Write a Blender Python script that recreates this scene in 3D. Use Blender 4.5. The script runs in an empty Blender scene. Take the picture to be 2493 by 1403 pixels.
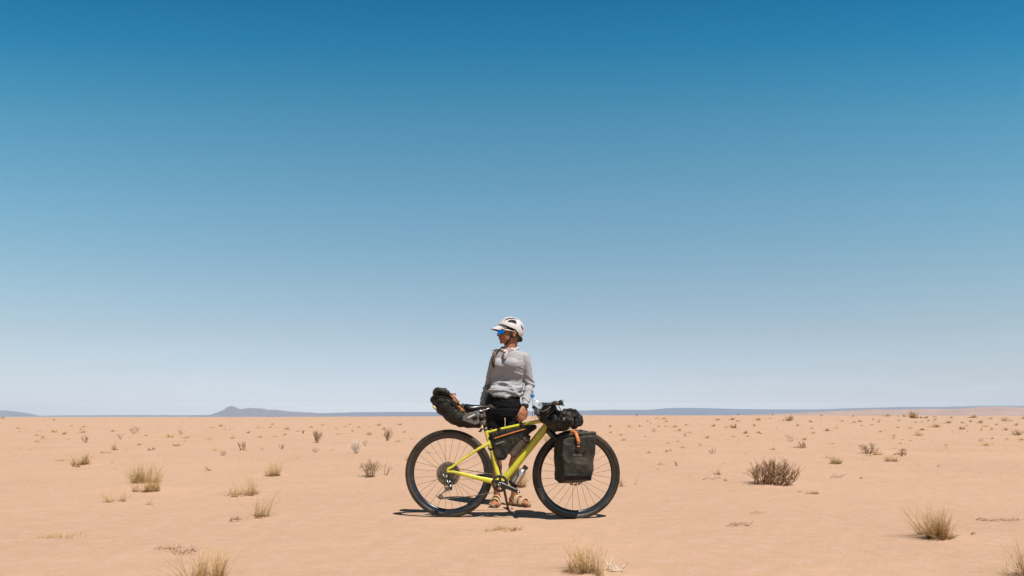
import bpy, bmesh, math, random
import numpy as np
from mathutils import Vector, Matrix, noise
R = math.radians
scene = bpy.context.scene
COL = scene.collection
V = Vector

# ---------------------------------------------------------------- camera
F = 1745.0            # focal length in photograph pixels
CX, HY, CAMZ = 1246.5, 1012.0, 0.85
cam_data = bpy.data.cameras.new("camera")
cam = bpy.data.objects.new("camera", cam_data)
COL.objects.link(cam)
cam.location = (0, 0, CAMZ)
cam.rotation_euler = (R(90), 0, 0)
cam_data.sensor_width = 36
cam_data.lens = F / 2493 * 36
cam_data.shift_y = (HY - 701.5) / 2493
cam_data.clip_start = 0.05
cam_data.clip_end = 60000
scene.camera = cam

# ---------------------------------------------------------------- light
SUNV = V((0.33, -0.42, 1.0)).normalized()
sun_el = math.asin(SUNV.z)
world = bpy.data.worlds.new("World")
scene.world = world
world.use_nodes = True
nt = world.node_tree
for n in list(nt.nodes): nt.nodes.remove(n)
wo = nt.nodes.new('ShaderNodeOutputWorld')
bg = nt.nodes.new('ShaderNodeBackground')
sky = nt.nodes.new('ShaderNodeTexSky')
sky.sky_type = 'NISHITA'
sky.sun_disc = False
sky.sun_elevation = sun_el
sky.sun_rotation = math.atan2(SUNV.x, SUNV.y)
sky.altitude = 700
sky.air_density = 1.0
sky.dust_density = 0.6
sky.ozone_density = 1.6
# the sky is deeper overhead and paler near the horizon than the model's
tc = nt.nodes.new('ShaderNodeTexCoord')
sp = nt.nodes.new('ShaderNodeSeparateXYZ')
nt.links.new(tc.outputs['Generated'], sp.inputs[0])
ramp = nt.nodes.new('ShaderNodeValToRGB')
ramp.color_ramp.interpolation = 'LINEAR'
RAMP = [(0.0, (1, 1, 1)), (1.0, (1, 1, 1))]
#RAMPMARK
RAMP = [(0.0, (1.1202, 1.1573, 1.2914)), (0.0017, (1.1202, 1.1573, 1.2914)), (0.004, (1.0693, 1.0919, 1.2135)), (0.0074, (1.0028, 1.0168, 1.122)), (0.0125, (1.0395, 1.0191, 1.0976)), (0.0193, (0.6227, 0.6121, 0.7257)), (0.0295, (0.4954, 0.482, 0.57)), (0.0437, (0.4451, 0.4245, 0.4873)), (0.0635, (0.4284, 0.4006, 0.4278)), (0.1196, (0.4291, 0.4037, 0.3748)), (0.1746, (0.4149, 0.4398, 0.39)), (0.228, (0.3722, 0.4643, 0.4068)), (0.2794, (0.3274, 0.4809, 0.4342)), (0.3285, (0.2631, 0.4814, 0.4388)), (0.3751, (0.1913, 0.4695, 0.4436)), (0.419, (0.1025, 0.4375, 0.446)), (0.4602, (0.0282, 0.3878, 0.4376)), (0.4967, (0.0005, 0.3398, 0.4082)), (0.56, (0.07, 0.1223, 0.1225)), (1.0, (0.07, 0.0612, 0.0531))]
def wm(op, a, b):
    q = nt.nodes.new('ShaderNodeMath'); q.operation = op
    for i, v in enumerate((a, b)):
        if v is None: continue
        if isinstance(v, (int, float)): q.inputs[i].default_value = v
        else: nt.links.new(v, q.inputs[i])
    return q.outputs[0]
sx_, sy_, sz_ = sp.outputs[0], sp.outputs[1], sp.outputs[2]
sq = wm('ADD', wm('ADD', wm('MULTIPLY', sz_, sz_), wm('MULTIPLY', sy_, sy_)), wm('MULTIPLY', wm('MULTIPLY', sx_, sx_), 0.12))
nt.links.new(wm('DIVIDE', sz_, wm('SQRT', sq, None)), ramp.inputs[0])
els = ramp.color_ramp.elements
els[0].position = RAMP[0][0]; els[0].color = (*RAMP[0][1], 1)
els[1].position = RAMP[-1][0]; els[1].color = (*RAMP[-1][1], 1)
for p, c in RAMP[1:-1]:
    e = els.new(p); e.color = (*c, 1)
mulv = nt.nodes.new('ShaderNodeVectorMath'); mulv.operation = 'MULTIPLY'
nt.links.new(sky.outputs[0], mulv.inputs[0])
nt.links.new(ramp.outputs[0], mulv.inputs[1])
scl = nt.nodes.new('ShaderNodeVectorMath'); scl.operation = 'SCALE'
scl.inputs['Scale'].default_value = 2.0     # the ramp stores half values
nt.links.new(mulv.outputs[0], scl.inputs[0])
# faint thin cloud low down and slight unevenness of the air
mpw = nt.nodes.new('ShaderNodeMapping'); mpw.inputs['Scale'].default_value = (3.0, 3.0, 42.0)
nt.links.new(tc.outputs['Generated'], mpw.inputs[0])
nw = nt.nodes.new('ShaderNodeTexNoise'); nw.inputs['Scale'].default_value = 2.2; nw.inputs['Detail'].default_value = 7
nt.links.new(mpw.outputs[0], nw.inputs['Vector'])
msk = nt.nodes.new('ShaderNodeMapRange'); msk.inputs['From Min'].default_value = 0.13; msk.inputs['From Max'].default_value = 0.02
msk.inputs['To Min'].default_value = 0.010; msk.inputs['To Max'].default_value = 0.30
nt.links.new(sz_, msk.inputs['Value'])
rightw = wm('ADD', 0.35, wm('MAXIMUM', wm('MULTIPLY', sx_, 1.1), 0.0))
cl = wm('MULTIPLY', wm('MULTIPLY', wm('SUBTRACT', nw.outputs['Fac'], 0.5), msk.outputs[0]), rightw)
scl2 = nt.nodes.new('ShaderNodeVectorMath'); scl2.operation = 'SCALE'
nt.links.new(scl.outputs[0], scl2.inputs[0]); nt.links.new(wm('ADD', 1.0, cl), scl2.inputs['Scale'])
nt.links.new(scl2.outputs[0], bg.inputs[0])
bg.inputs[1].default_value = 0.1
nt.links.new(bg.outputs[0], wo.inputs[0])

sd = bpy.data.lights.new("sun", 'SUN')
sd.energy = 5.0
sd.angle = R(0.5)
sd.color = (1.0, 0.955, 0.89)
so = bpy.data.objects.new("sun", sd)
COL.objects.link(so)
so.rotation_euler = (-SUNV).to_track_quat('-Z', 'Y').to_euler()

scene.view_settings.view_transform = 'Standard'
scene.view_settings.look = 'None'
scene.view_settings.exposure = 0.45
scene.view_settings.gamma = 1.0

# ---------------------------------------------------------------- materials
ALB = 0.76
def mat(name, col, rough=0.6, metal=0.0, col2=None, scale=30.0, lo=0.4, hi=0.6, bump=0.0, bscale=None,
        coat=0.0, spec=0.5, stretch=None, detail=5.0, trans=0.0, ior=1.45, sss=0.0):
    if metal < 0.5:
        col = tuple(c*ALB for c in col); col2 = tuple(c*ALB for c in col2) if col2 else None
    m = bpy.data.materials.new(name)
    m.use_nodes = True
    t = m.node_tree
    b = t.nodes['Principled BSDF']
    b.inputs['Base Color'].default_value = (*col, 1)
    b.inputs['Roughness'].default_value = rough
    b.inputs['Metallic'].default_value = metal
    b.inputs['Coat Weight'].default_value = coat
    b.inputs['Specular IOR Level'].default_value = spec
    b.inputs['Transmission Weight'].default_value = trans
    b.inputs['IOR'].default_value = ior
    if sss:
        b.inputs['Subsurface Weight'].default_value = sss
        b.inputs['Subsurface Scale'].default_value = 0.01
    tcn = t.nodes.new('ShaderNodeTexCoord')
    src = tcn.outputs['Object']
    if stretch:
        mp = t.nodes.new('ShaderNodeMapping')
        mp.inputs['Scale'].default_value = stretch
        t.links.new(src, mp.inputs[0]); src = mp.outputs[0]
    if col2:
        nz = t.nodes.new('ShaderNodeTexNoise')
        nz.inputs['Scale'].default_value = scale
        nz.inputs['Detail'].default_value = detail
        nz.inputs['Roughness'].default_value = 0.65
        t.links.new(src, nz.inputs['Vector'])
        mr = t.nodes.new('ShaderNodeMapRange')
        mr.inputs['From Min'].default_value = lo
        mr.inputs['From Max'].default_value = hi
        t.links.new(nz.outputs['Fac'], mr.inputs['Value'])
        mx = t.nodes.new('ShaderNodeMix'); mx.data_type = 'RGBA'
        mx.inputs['A'].default_value = (*col, 1)
        mx.inputs['B'].default_value = (*col2, 1)
        t.links.new(mr.outputs[0], mx.inputs['Factor'])
        t.links.new(mx.outputs['Result'], b.inputs['Base Color'])
    if bump:
        nb = t.nodes.new('ShaderNodeTexNoise')
        nb.inputs['Scale'].default_value = bscale or scale
        nb.inputs['Detail'].default_value = 6
        t.links.new(src, nb.inputs['Vector'])
        bp = t.nodes.new('ShaderNodeBump')
        bp.inputs['Strength'].default_value = bump
        bp.inputs['Distance'].default_value = 0.01
        t.links.new(nb.outputs['Fac'], bp.inputs['Height'])
        t.links.new(bp.outputs[0], b.inputs['Normal'])
    return m

M = {}
M['yellow'] = mat('lime_paint', (0.72, 0.66, 0.035), 0.34, col2=(0.56, 0.48, 0.10), scale=14, lo=0.48, hi=0.75, coat=0.35)
M['tyre'] = mat('dusty_rubber', (0.032, 0.027, 0.020), 0.45, col2=(0.12, 0.095, 0.062), scale=6, lo=0.42, hi=0.78, bump=0.15, bscale=260, spec=0.35)
M['knob'] = mat('tyre_knobs', (0.030, 0.026, 0.021), 0.8, col2=(0.16, 0.13, 0.09), scale=30, lo=0.4, hi=0.7)
M['rim'] = mat('black_carbon', (0.012, 0.012, 0.014), 0.3, coat=0.6, col2=(0.05, 0.042, 0.033), scale=22, lo=0.52, hi=0.8)
M['steel'] = mat('brushed_steel', (0.68, 0.66, 0.62), 0.38, 1.0, col2=(0.30, 0.25, 0.2), scale=25, lo=0.5, hi=0.8)
M['dkmetal'] = mat('dark_metal', (0.20, 0.17, 0.13), 0.42, 0.8, col2=(0.09, 0.07, 0.05), scale=50)
M['spoke'] = mat('spoke_wire', (0.12, 0.07, 0.045), 0.5, 0.3)
M['black'] = mat('black_alloy', (0.011, 0.011, 0.013), 0.3, coat=0.3)
M['blackmatte'] = mat('matte_black', (0.009, 0.0085, 0.008), 0.7, col2=(0.022, 0.019, 0.016), scale=30, spec=0.25)
M['bag'] = mat('dusty_black_canvas', (0.016, 0.0145, 0.012), 0.6, col2=(0.070, 0.056, 0.038), scale=9, lo=0.45, hi=0.8, bump=0.25, bscale=90, spec=0.3)
M['bagdark'] = mat('black_ripstop', (0.013, 0.012, 0.0105), 0.55, col2=(0.060, 0.051, 0.038), scale=14, lo=0.5, hi=0.8, bump=0.2, bscale=90, spec=0.3)
M['pannier'] = mat('dusty_coated_fabric', (0.024, 0.021, 0.017), 0.6, col2=(0.12, 0.092, 0.056), scale=9, lo=0.45, hi=0.82, bump=0.5, bscale=34, spec=0.3)
M['greypanel'] = mat('grey_panel', (0.13, 0.12, 0.105), 0.6, col2=(0.17, 0.15, 0.12), scale=30)
M['orange'] = mat('orange_webbing', (0.78, 0.24, 0.05), 0.7, col2=(0.50, 0.17, 0.05), scale=60, lo=0.45, hi=0.7)
M['white'] = mat('white_print', (0.6, 0.59, 0.56), 0.6)
M['print'] = mat('worn_print', (0.33, 0.32, 0.30), 0.6)
M['litter'] = mat('twig_litter', (0.20, 0.13, 0.08), 0.9, col2=(0.40, 0.27, 0.17), scale=3, lo=0.45, hi=0.55)
M['yprint'] = mat('yellow_reflector', (0.72, 0.55, 0.24), 0.5)
M['skin'] = mat('tanned_skin', (0.42, 0.17, 0.08), 0.58, col2=(0.33, 0.12, 0.052), scale=18, lo=0.4, hi=0.7, sss=0.08)
M['lip'] = mat('lip_skin', (0.42, 0.10, 0.08), 0.4)
M['teeth'] = mat('teeth', (0.7, 0.66, 0.6), 0.35)
M['shirt'] = mat('pale_grey_shirt', (0.425, 0.414, 0.430), 0.9, col2=(0.39, 0.376, 0.39), scale=9, lo=0.45, hi=0.7, spec=0.2)
M['pants'] = mat('black_trousers', (0.0032, 0.0032, 0.0042), 0.8, spec=0.25)
M['helmet'] = mat('white_helmet_shell', (0.70, 0.68, 0.68), 0.32, coat=0.3)
M['liner'] = mat('helmet_liner', (0.012, 0.012, 0.012), 0.8)
M['cap'] = mat('cap_cloth', (0.66, 0.61, 0.60), 0.8)
M['capshade'] = mat('cap_underside_shade', (0.24, 0.13, 0.09), 0.8)  # visor's shaded underside, shadow put into the cloth colour as brown
M['hair'] = mat('brown_hair', (0.045, 0.025, 0.014), 0.45, col2=(0.15, 0.08, 0.04), scale=60, stretch=(1, 1, 0.15))
M['lens'] = mat('mirror_lens', (0.01, 0.16, 0.80), 0.08, 1.0, col2=(0.0, 0.40, 0.85), scale=9, lo=0.3, hi=0.7)
M['cream'] = mat('cream_plastic', (0.68, 0.58, 0.42), 0.4)
M['scarf'] = mat('striped_scarf', (0.66, 0.56, 0.57), 0.8, col2=(0.16, 0.09, 0.10), scale=30, lo=0.52, hi=0.62, stretch=(1.0, 1.0, 2.5))
M['sandal'] = mat('tan_sandal', (0.68, 0.50, 0.30), 0.6, col2=(0.58, 0.42, 0.25), scale=20)
M['sole'] = mat('sandal_sole', (0.25, 0.17, 0.10), 0.8)
M['wood'] = mat('red_brown_wood', (0.20, 0.075, 0.035), 0.7, col2=(0.12, 0.045, 0.025), scale=30, stretch=(1, 1, 0.1))
M['bluecap'] = mat('blue_plastic', (0.01, 0.20, 0.55), 0.35)
M['pet'] = mat('clear_plastic', (0.72, 0.82, 0.88), 0.12, bump=0.6, bscale=45)
M['pet'].node_tree.nodes['Principled BSDF'].inputs['Alpha'].default_value = 0.34
M['wrap'] = mat('dust_caked_wrap', (0.075, 0.052, 0.036), 0.8, col2=(0.15, 0.105, 0.07), scale=26, lo=0.4, hi=0.7, bump=0.5, bscale=60)
M['grip'] = mat('dusty_grip', (0.07, 0.045, 0.03), 0.7, col2=(0.16, 0.09, 0.055), scale=40)
M['water'] = mat('drinking_water', (0.9, 0.97, 1.0), 0.0, trans=1.0, ior=1.33)
M['cord'] = mat('tan_cord', (0.52, 0.40, 0.28), 0.8)
M['rope'] = mat('bag_cord', (0.35, 0.14, 0.06), 0.8)

# ---------------------------------------------------------------- mesh builder
class MB:
    def __init__(s): s.v = []; s.f = []
    def add(s, vs, fs):
        o = len(s.v)
        s.v += [V(p) for p in vs]
        s.f += [tuple(i + o for i in f) for f in fs]
        return s
    def ell(s, c, r, rot=None, n=16, m=12):
        c = V(c); vs = []; fs = []
        Rm = rot if rot is not None else Matrix.Identity(3)
        if isinstance(r, (int, float)): r = (r, r, r)
        for i in range(1, m):
            t = math.pi * i / m
            for j in range(n):
                a = 2 * math.pi * j / n
                vs.append(c + Rm @ V((r[0]*math.sin(t)*math.cos(a), r[1]*math.sin(t)*math.sin(a), r[2]*math.cos(t))))
        for i in range(m - 2):
            for j in range(n):
                fs.append((i*n+j, (i+1)*n+j, (i+1)*n+(j+1) % n, i*n+(j+1) % n))
        top = len(vs); vs.append(c + Rm @ V((0, 0, r[2]))); vs.append(c + Rm @ V((0, 0, -r[2])))
        for j in range(n):
            fs.append((top, j, (j+1) % n)); fs.append((top+1, (m-2)*n+(j+1) % n, (m-2)*n+j))
        return s.add(vs, fs)
    def tube(s, pts, rad, n=10, flat=None, round_ends=False, up=None):
        """tube through pts; rad number or list; flat=(k) squashes across 'up'"""
        pts = [V(p) for p in pts]
        if not isinstance(rad, (list, tuple)): rad = [rad]*len(pts)
        rad = list(rad)
        if round_ends:
            d0 = (pts[0]-pts[1]).normalized(); d1 = (pts[-1]-pts[-2]).normalized()
            a = []; ar = []; b = []; br = []
            for k in (0.95, 0.75, 0.4):
                a.append(pts[0]+d0*rad[0]*k); ar.append(rad[0]*math.sqrt(1-k*k))
            for k in (0.4, 0.75, 0.95):
                b.append(pts[-1]+d1*rad[-1]*k); br.append(rad[-1]*math.sqrt(1-k*k))
            pts = a+pts+b; rad = ar+rad+br
        m = len(pts); vs = []; fs = []
        T = []
        for i in range(m):
            d = pts[min(i+1, m-1)] - pts[max(i-1, 0)]
            T.append(d.normalized() if d.length > 1e-9 else V((0, 0, 1)))
        u = V(up) if up is not None else (V((0, 0, 1)) if abs(T[0].z) < 0.9 else V((1, 0, 0)))
        for i in range(m):
            u = (u - T[i]*u.dot(T[i]))
            u = u.normalized() if u.length > 1e-6 else T[i].orthogonal().normalized()
            w = T[i].cross(u)
            for j in range(n):
                a = 2*math.pi*j/n
                vs.append(pts[i] + (u*math.cos(a)*(flat or 1.0) + w*math.sin(a))*rad[i])
        for i in range(m-1):
            for j in range(n):
                fs.append((i*n+j, i*n+(j+1) % n, (i+1)*n+(j+1) % n, (i+1)*n+j))
        fs.append(tuple(range(n-1, -1, -1))); fs.append(tuple((m-1)*n+j for j in range(n)))
        return s.add(vs, fs)
    def loft(s, secs, n=28):
        """secs: (centre, axis_a, axis_b) elliptical sections"""
        vs = []; fs = []
        for c, a, b in secs:
            for j in range(n):
                t = 2*math.pi*j/n
                vs.append(V(c) + V(a)*math.cos(t) + V(b)*math.sin(t))
        m = len(secs)
        for i in range(m-1):
            for j in range(n):
                fs.append((i*n+j, i*n+(j+1) % n, (i+1)*n+(j+1) % n, (i+1)*n+j))
        fs.append(tuple(range(n-1, -1, -1))); fs.append(tuple((m-1)*n+j for j in range(n)))
        return s.add(vs, fs)
    def prism(s, poly, vec):
        n = len(poly); vec = V(vec)
        vs = [V(p) for p in poly] + [V(p)+vec for p in poly]
        fs = [tuple(range(n-1, -1, -1)), tuple(range(n, 2*n))]
        for i in range(n): fs.append((i, (i+1) % n, n+(i+1) % n, n+i))
        return s.add(vs, fs)
    def box(s, c, ax, ay, az):
        c, ax, ay, az = V(c), V(ax), V(ay), V(az)
        vs = [c+ax*i+ay*j+az*k for i in (-1, 1) for j in (-1, 1) for k in (-1, 1)]
        return s.add(vs, [(0, 1, 3, 2), (4, 6, 7, 5), (0, 4, 5, 1), (2, 3, 7, 6), (0, 2, 6, 4), (1, 5, 7, 3)])
    def ribbon(s, pts, width_vec, thick_vec):
        """strap through pts with rectangular section"""
        pts = [V(p) for p in pts]; vs = []; fs = []
        wv, tv = V(width_vec)*0.5, V(thick_vec)*0.5
        for p in pts: vs += [p-wv-tv, p+wv-tv, p+wv+tv, p-wv+tv]
        for i in range(len(pts)-1):
            for j in range(4):
                fs.append((i*4+j, i*4+(j+1) % 4, (i+1)*4+(j+1) % 4, (i+1)*4+j))
        k = (len(pts)-1)*4
        fs += [(3, 2, 1, 0), (k, k+1, k+2, k+3)]
        return s.add(vs, fs)
    def lathe(s, c, ax, e1, prof, n=32, closed=False):
        """revolve prof (r, h) about ax through c"""
        c, ax, e1 = V(c), V(ax).normalized(), V(e1).normalized(); e2 = ax.cross(e1)
        vs = []; fs = []; m = len(prof)
        for j in range(n):
            a = 2*math.pi*j/n; d = e1*math.cos(a)+e2*math.sin(a)
            for r, h in prof: vs.append(c + d*r + ax*h)
        for j in range(n):
            k = (j+1) % n
            for i in range(m if closed else m-1):
                i2 = (i+1) % m
                fs.append((j*m+i, k*m+i, k*m+i2, j*m+i2))
        if not closed:
            if prof[0][0] > 1e-6: fs.append(tuple(j*m for j in range(n-1, -1, -1)))
            if prof[-1][0] > 1e-6: fs.append(tuple(j*m+m-1 for j in range(n)))
        return s.add(vs, fs)
    def hull(s, pts):
        bm = bmesh.new()
        for p in pts: bm.verts.new(V(p))
        r = bmesh.ops.convex_hull(bm, input=bm.verts)
        bmesh.ops.delete(bm, geom=[g for g in r['geom_interior'] if isinstance(g, bmesh.types.BMVert)], context='VERTS')
        bm.verts.ensure_lookup_table(); bm.verts.index_update()
        s.add([v.co.copy() for v in bm.verts], [tuple(v.index for v in f.verts) for f in bm.faces]); bm.free()
        return s
    def mesh(s, name):
        me = bpy.data.meshes.new(name)
        me.from_pydata([tuple(p) for p in s.v], [], s.f)
        bm = bmesh.new(); bm.from_mesh(me)
        bmesh.ops.recalc_face_normals(bm, faces=bm.faces)
        bm.to_mesh(me); bm.free()
        return me
    def build(s, name, m, parent=None, smooth=True, voxel=0, sm=0, disp=None, bevel=0, sub=0, solid=0, auto=None):
        me = s.mesh(name)
        if voxel or sm or bevel or sub or solid:
            t = bpy.data.objects.new('tmp', me); COL.objects.link(t)
            if solid:
                q = t.modifiers.new('so', 'SOLIDIFY'); q.thickness = solid; q.offset = -1
            if bevel:
                q = t.modifiers.new('b', 'BEVEL'); q.width = bevel; q.segments = 3; q.limit_method = 'ANGLE'; q.angle_limit = R(35)
            if voxel:
                q = t.modifiers.new('r', 'REMESH'); q.mode = 'VOXEL'; q.voxel_size = voxel
            if sub:
                q = t.modifiers.new('s', 'SUBSURF'); q.levels = sub; q.render_levels = sub
            if sm:
                q = t.modifiers.new('m', 'SMOOTH'); q.factor = 0.5; q.iterations = sm
            dg = bpy.context.evaluated_depsgraph_get()
            me2 = bpy.data.meshes.new_from_object(t.evaluated_get(dg), depsgraph=dg)
            bpy.data.objects.remove(t); bpy.data.meshes.remove(me); me = me2; me.name = name
        if disp:
            nv = len(me.vertices)
            nor = [v.normal.copy() for v in me.vertices]
            for v, nn in zip(me.vertices, nor):
                v.co = v.co + nn*disp(v.co)
        off = parent_loc(parent)
        if off.length > 0:
            for v in me.vertices: v.co -= off
        me.update()
        if m is not None:
            me.materials.clear(); me.materials.append(m)
        if smooth:
            me.polygons.foreach_set('use_smooth', [True]*len(me.polygons))
            if auto: 
                try: me.set_sharp_from_angle(angle=R(auto))
                except Exception: pass
        else:
            me.polygons.foreach_set('use_smooth', [False]*len(me.polygons))
        o = bpy.data.objects.new(name, me)
        COL.objects.link(o)
        if parent is not None: o.parent = parent
        return o

def parent_loc(p):
    off = V((0, 0, 0))
    while p is not None:
        off = off + p.location; p = p.parent
    return off
def tag(o, label=None, cat=None, group=None, kind=None):
    if label: o['label'] = label
    if cat: o['category'] = cat
    if group: o['group'] = group
    if kind: o['kind'] = kind
    return o
def empty(name, loc, label, cat, group=None):
    o = bpy.data.objects.new(name, None); COL.objects.link(o); o.location = loc
    o.empty_display_size = 0.1
    return tag(o, label, cat, group)
def rebase(o, loc):
    """move a single-mesh thing's origin to loc"""
    loc = V(loc)
    for v in o.data.vertices: v.co -= loc
    o.location = loc
    return o
def solo(mb, name, m, loc, label, cat, group=None, kids=(), **kw):
    o = mb.build(name, m, None, **kw); rebase(o, loc)
    return tag(o, label, cat, group)
def text_mesh(s, size, right, up, centre, depth=0.0006):
    cu = bpy.data.curves.new('t', 'FONT'); cu.body = s; cu.size = size; cu.extrude = depth
    cu.align_x = 'CENTER'; cu.align_y = 'CENTER'
    t = bpy.data.objects.new('t', cu); COL.objects.link(t)
    dg = bpy.context.evaluated_depsgraph_get()
    me = bpy.data.meshes.new_from_object(t.evaluated_get(dg), depsgraph=dg)
    bpy.data.objects.remove(t)
    right, up = V(right).normalized(), V(up).normalized(); out = right.cross(up)
    mb = MB()
    mb.add([V(centre)+right*v.co.x+up*v.co.y+out*v.co.z for v in me.vertices], [tuple(p.vertices) for p in me.polygons])
    bpy.data.meshes.remove(me)
    return mb
def snap(mb, target, n, ref, lift=0.0015):
    """lay the flat pieces of mb on target's surface, looking from n"""
    from mathutils.bvhtree import BVHTree
    off = parent_loc(target); n = V(n).normalized(); ref = V(ref)
    bvh = BVHTree.FromPolygons([v.co+off for v in target.data.vertices], [tuple(q.vertices) for q in target.data.polygons])
    for i, p in enumerate(mb.v):
        h = (p-ref).dot(n); q = p-n*h
        loc, nor, idx, dist = bvh.ray_cast(q+n*0.25, -n, 0.6)
        if loc is not None: mb.v[i] = loc+n*(h+lift)
    return mb
def sst(a, b, x):
    t = max(0.0, min(1.0, (x-a)/(b-a))); return t*t*(3-2*t)
def nz(p, s=1.0, o=0.0): return noise.noise(V((p[0]*s+o, p[1]*s+o*1.7, p[2]*s-o)))

# ---------------------------------------------------------------- ground height
CREST = [(-0.9, 0.10), (-0.7, 0.10), (-0.4, 0.02), (-0.25, 0.22), (-0.1, 0.45), (0.0, 0.62), (0.1, 0.85), (0.38, 0.86), (0.5, 0.70), (0.72, 0.62), (1.0, 0.6)]
def lerp_tab(tab, x):
    if x <= tab[0][0]: return tab[0][1]
    for (a, b), (c, d) in zip(tab, tab[1:]):
        if x <= c: return b+(d-b)*(x-a)/(c-a)
    return tab[-1][1]
MOUNDS = []
for _px, _py, _h, _s in ((354, 1190, .05, .45), (196, 1129, .05, .5), (590, 1205, .035, .30), (630, 1258, .03, .25), (663, 1157, .04, .35), (2290, 1305, .045, .26), (1420, 1396, .035, .2), (520, 1416, .035, .2), (1872, 1178, .05, .5), (905, 1161, .04, .35), (2034, 1128, .05, .5), (282, 1220, .02, .25), (1262, 1186, .03, .3), (1237, 1288, .012, .25), (2113, 1102, .07, .7), (2480, 1403, .03, .2)):
    _y = 0.85*F/(_py-HY)
    MOUNDS.append(((_px-CX)/F*_y, _y, _h, _s))
def G(x, y):
    r = math.hypot(x, y-5)
    h = 0.0
    if r < 60:
        k = sst(1.5, 9.0, r)*(1-sst(30, 60, r))
        h += k*0.045*noise.noise(V((x*0.45, y*0.45, 3.0)))
        h += k*0.016*noise.noise(V((x*1.7, y*1.7, 8.0)))
    if r > 14:
        k = sst(14, 70, r)
        h += k*0.20*noise.noise(V((x/16.0, y/22.0, 1.5))) + k*0.07*noise.noise(V((x/5.0, y/6.0, 5.5)))
    for mx, my, mh, ms in MOUNDS:
        d2 = (x-mx)**2+(y-my)**2*1.6
        if d2 < ms*ms*9: h += mh*math.exp(-d2/(ms*ms))
    if y > 20:
        t = lerp_tab(CREST, x/max(y, 1e-3))
        h += sst(30, 330, y)*t
        h -= 0.25*sst(8, 60, y)*(1-sst(60, 250, y))
    if r > 330:
        h -= (sst(330, 1500, r))*11.0
        h += sst(330, 600, r)*0.8*noise.noise(V((x/120.0, y/120.0, 2.5)))
    return h
def ray_ground(px, py):
    dx = (px-CX)/F; dz = -(py-HY)/F
    y = 1.2; prev = y
    while y < 420:
        if CAMZ+dz*y <= G(dx*y, y):
            lo, hi = prev, y
            for _ in range(18):
                m = (lo+hi)/2
                if CAMZ+dz*m <= G(dx*m, m): hi = m
                else: lo = m
            return V((dx*hi, hi, G(dx*hi, hi)))
        prev = y; y *= 1.012
    y = 300.0
    return V((dx*y, y, G(dx*y, y)))
def at(px, py, Y): return V(((px-CX)/F*Y, Y, CAMZ-(py-HY)/F*Y))

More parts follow.
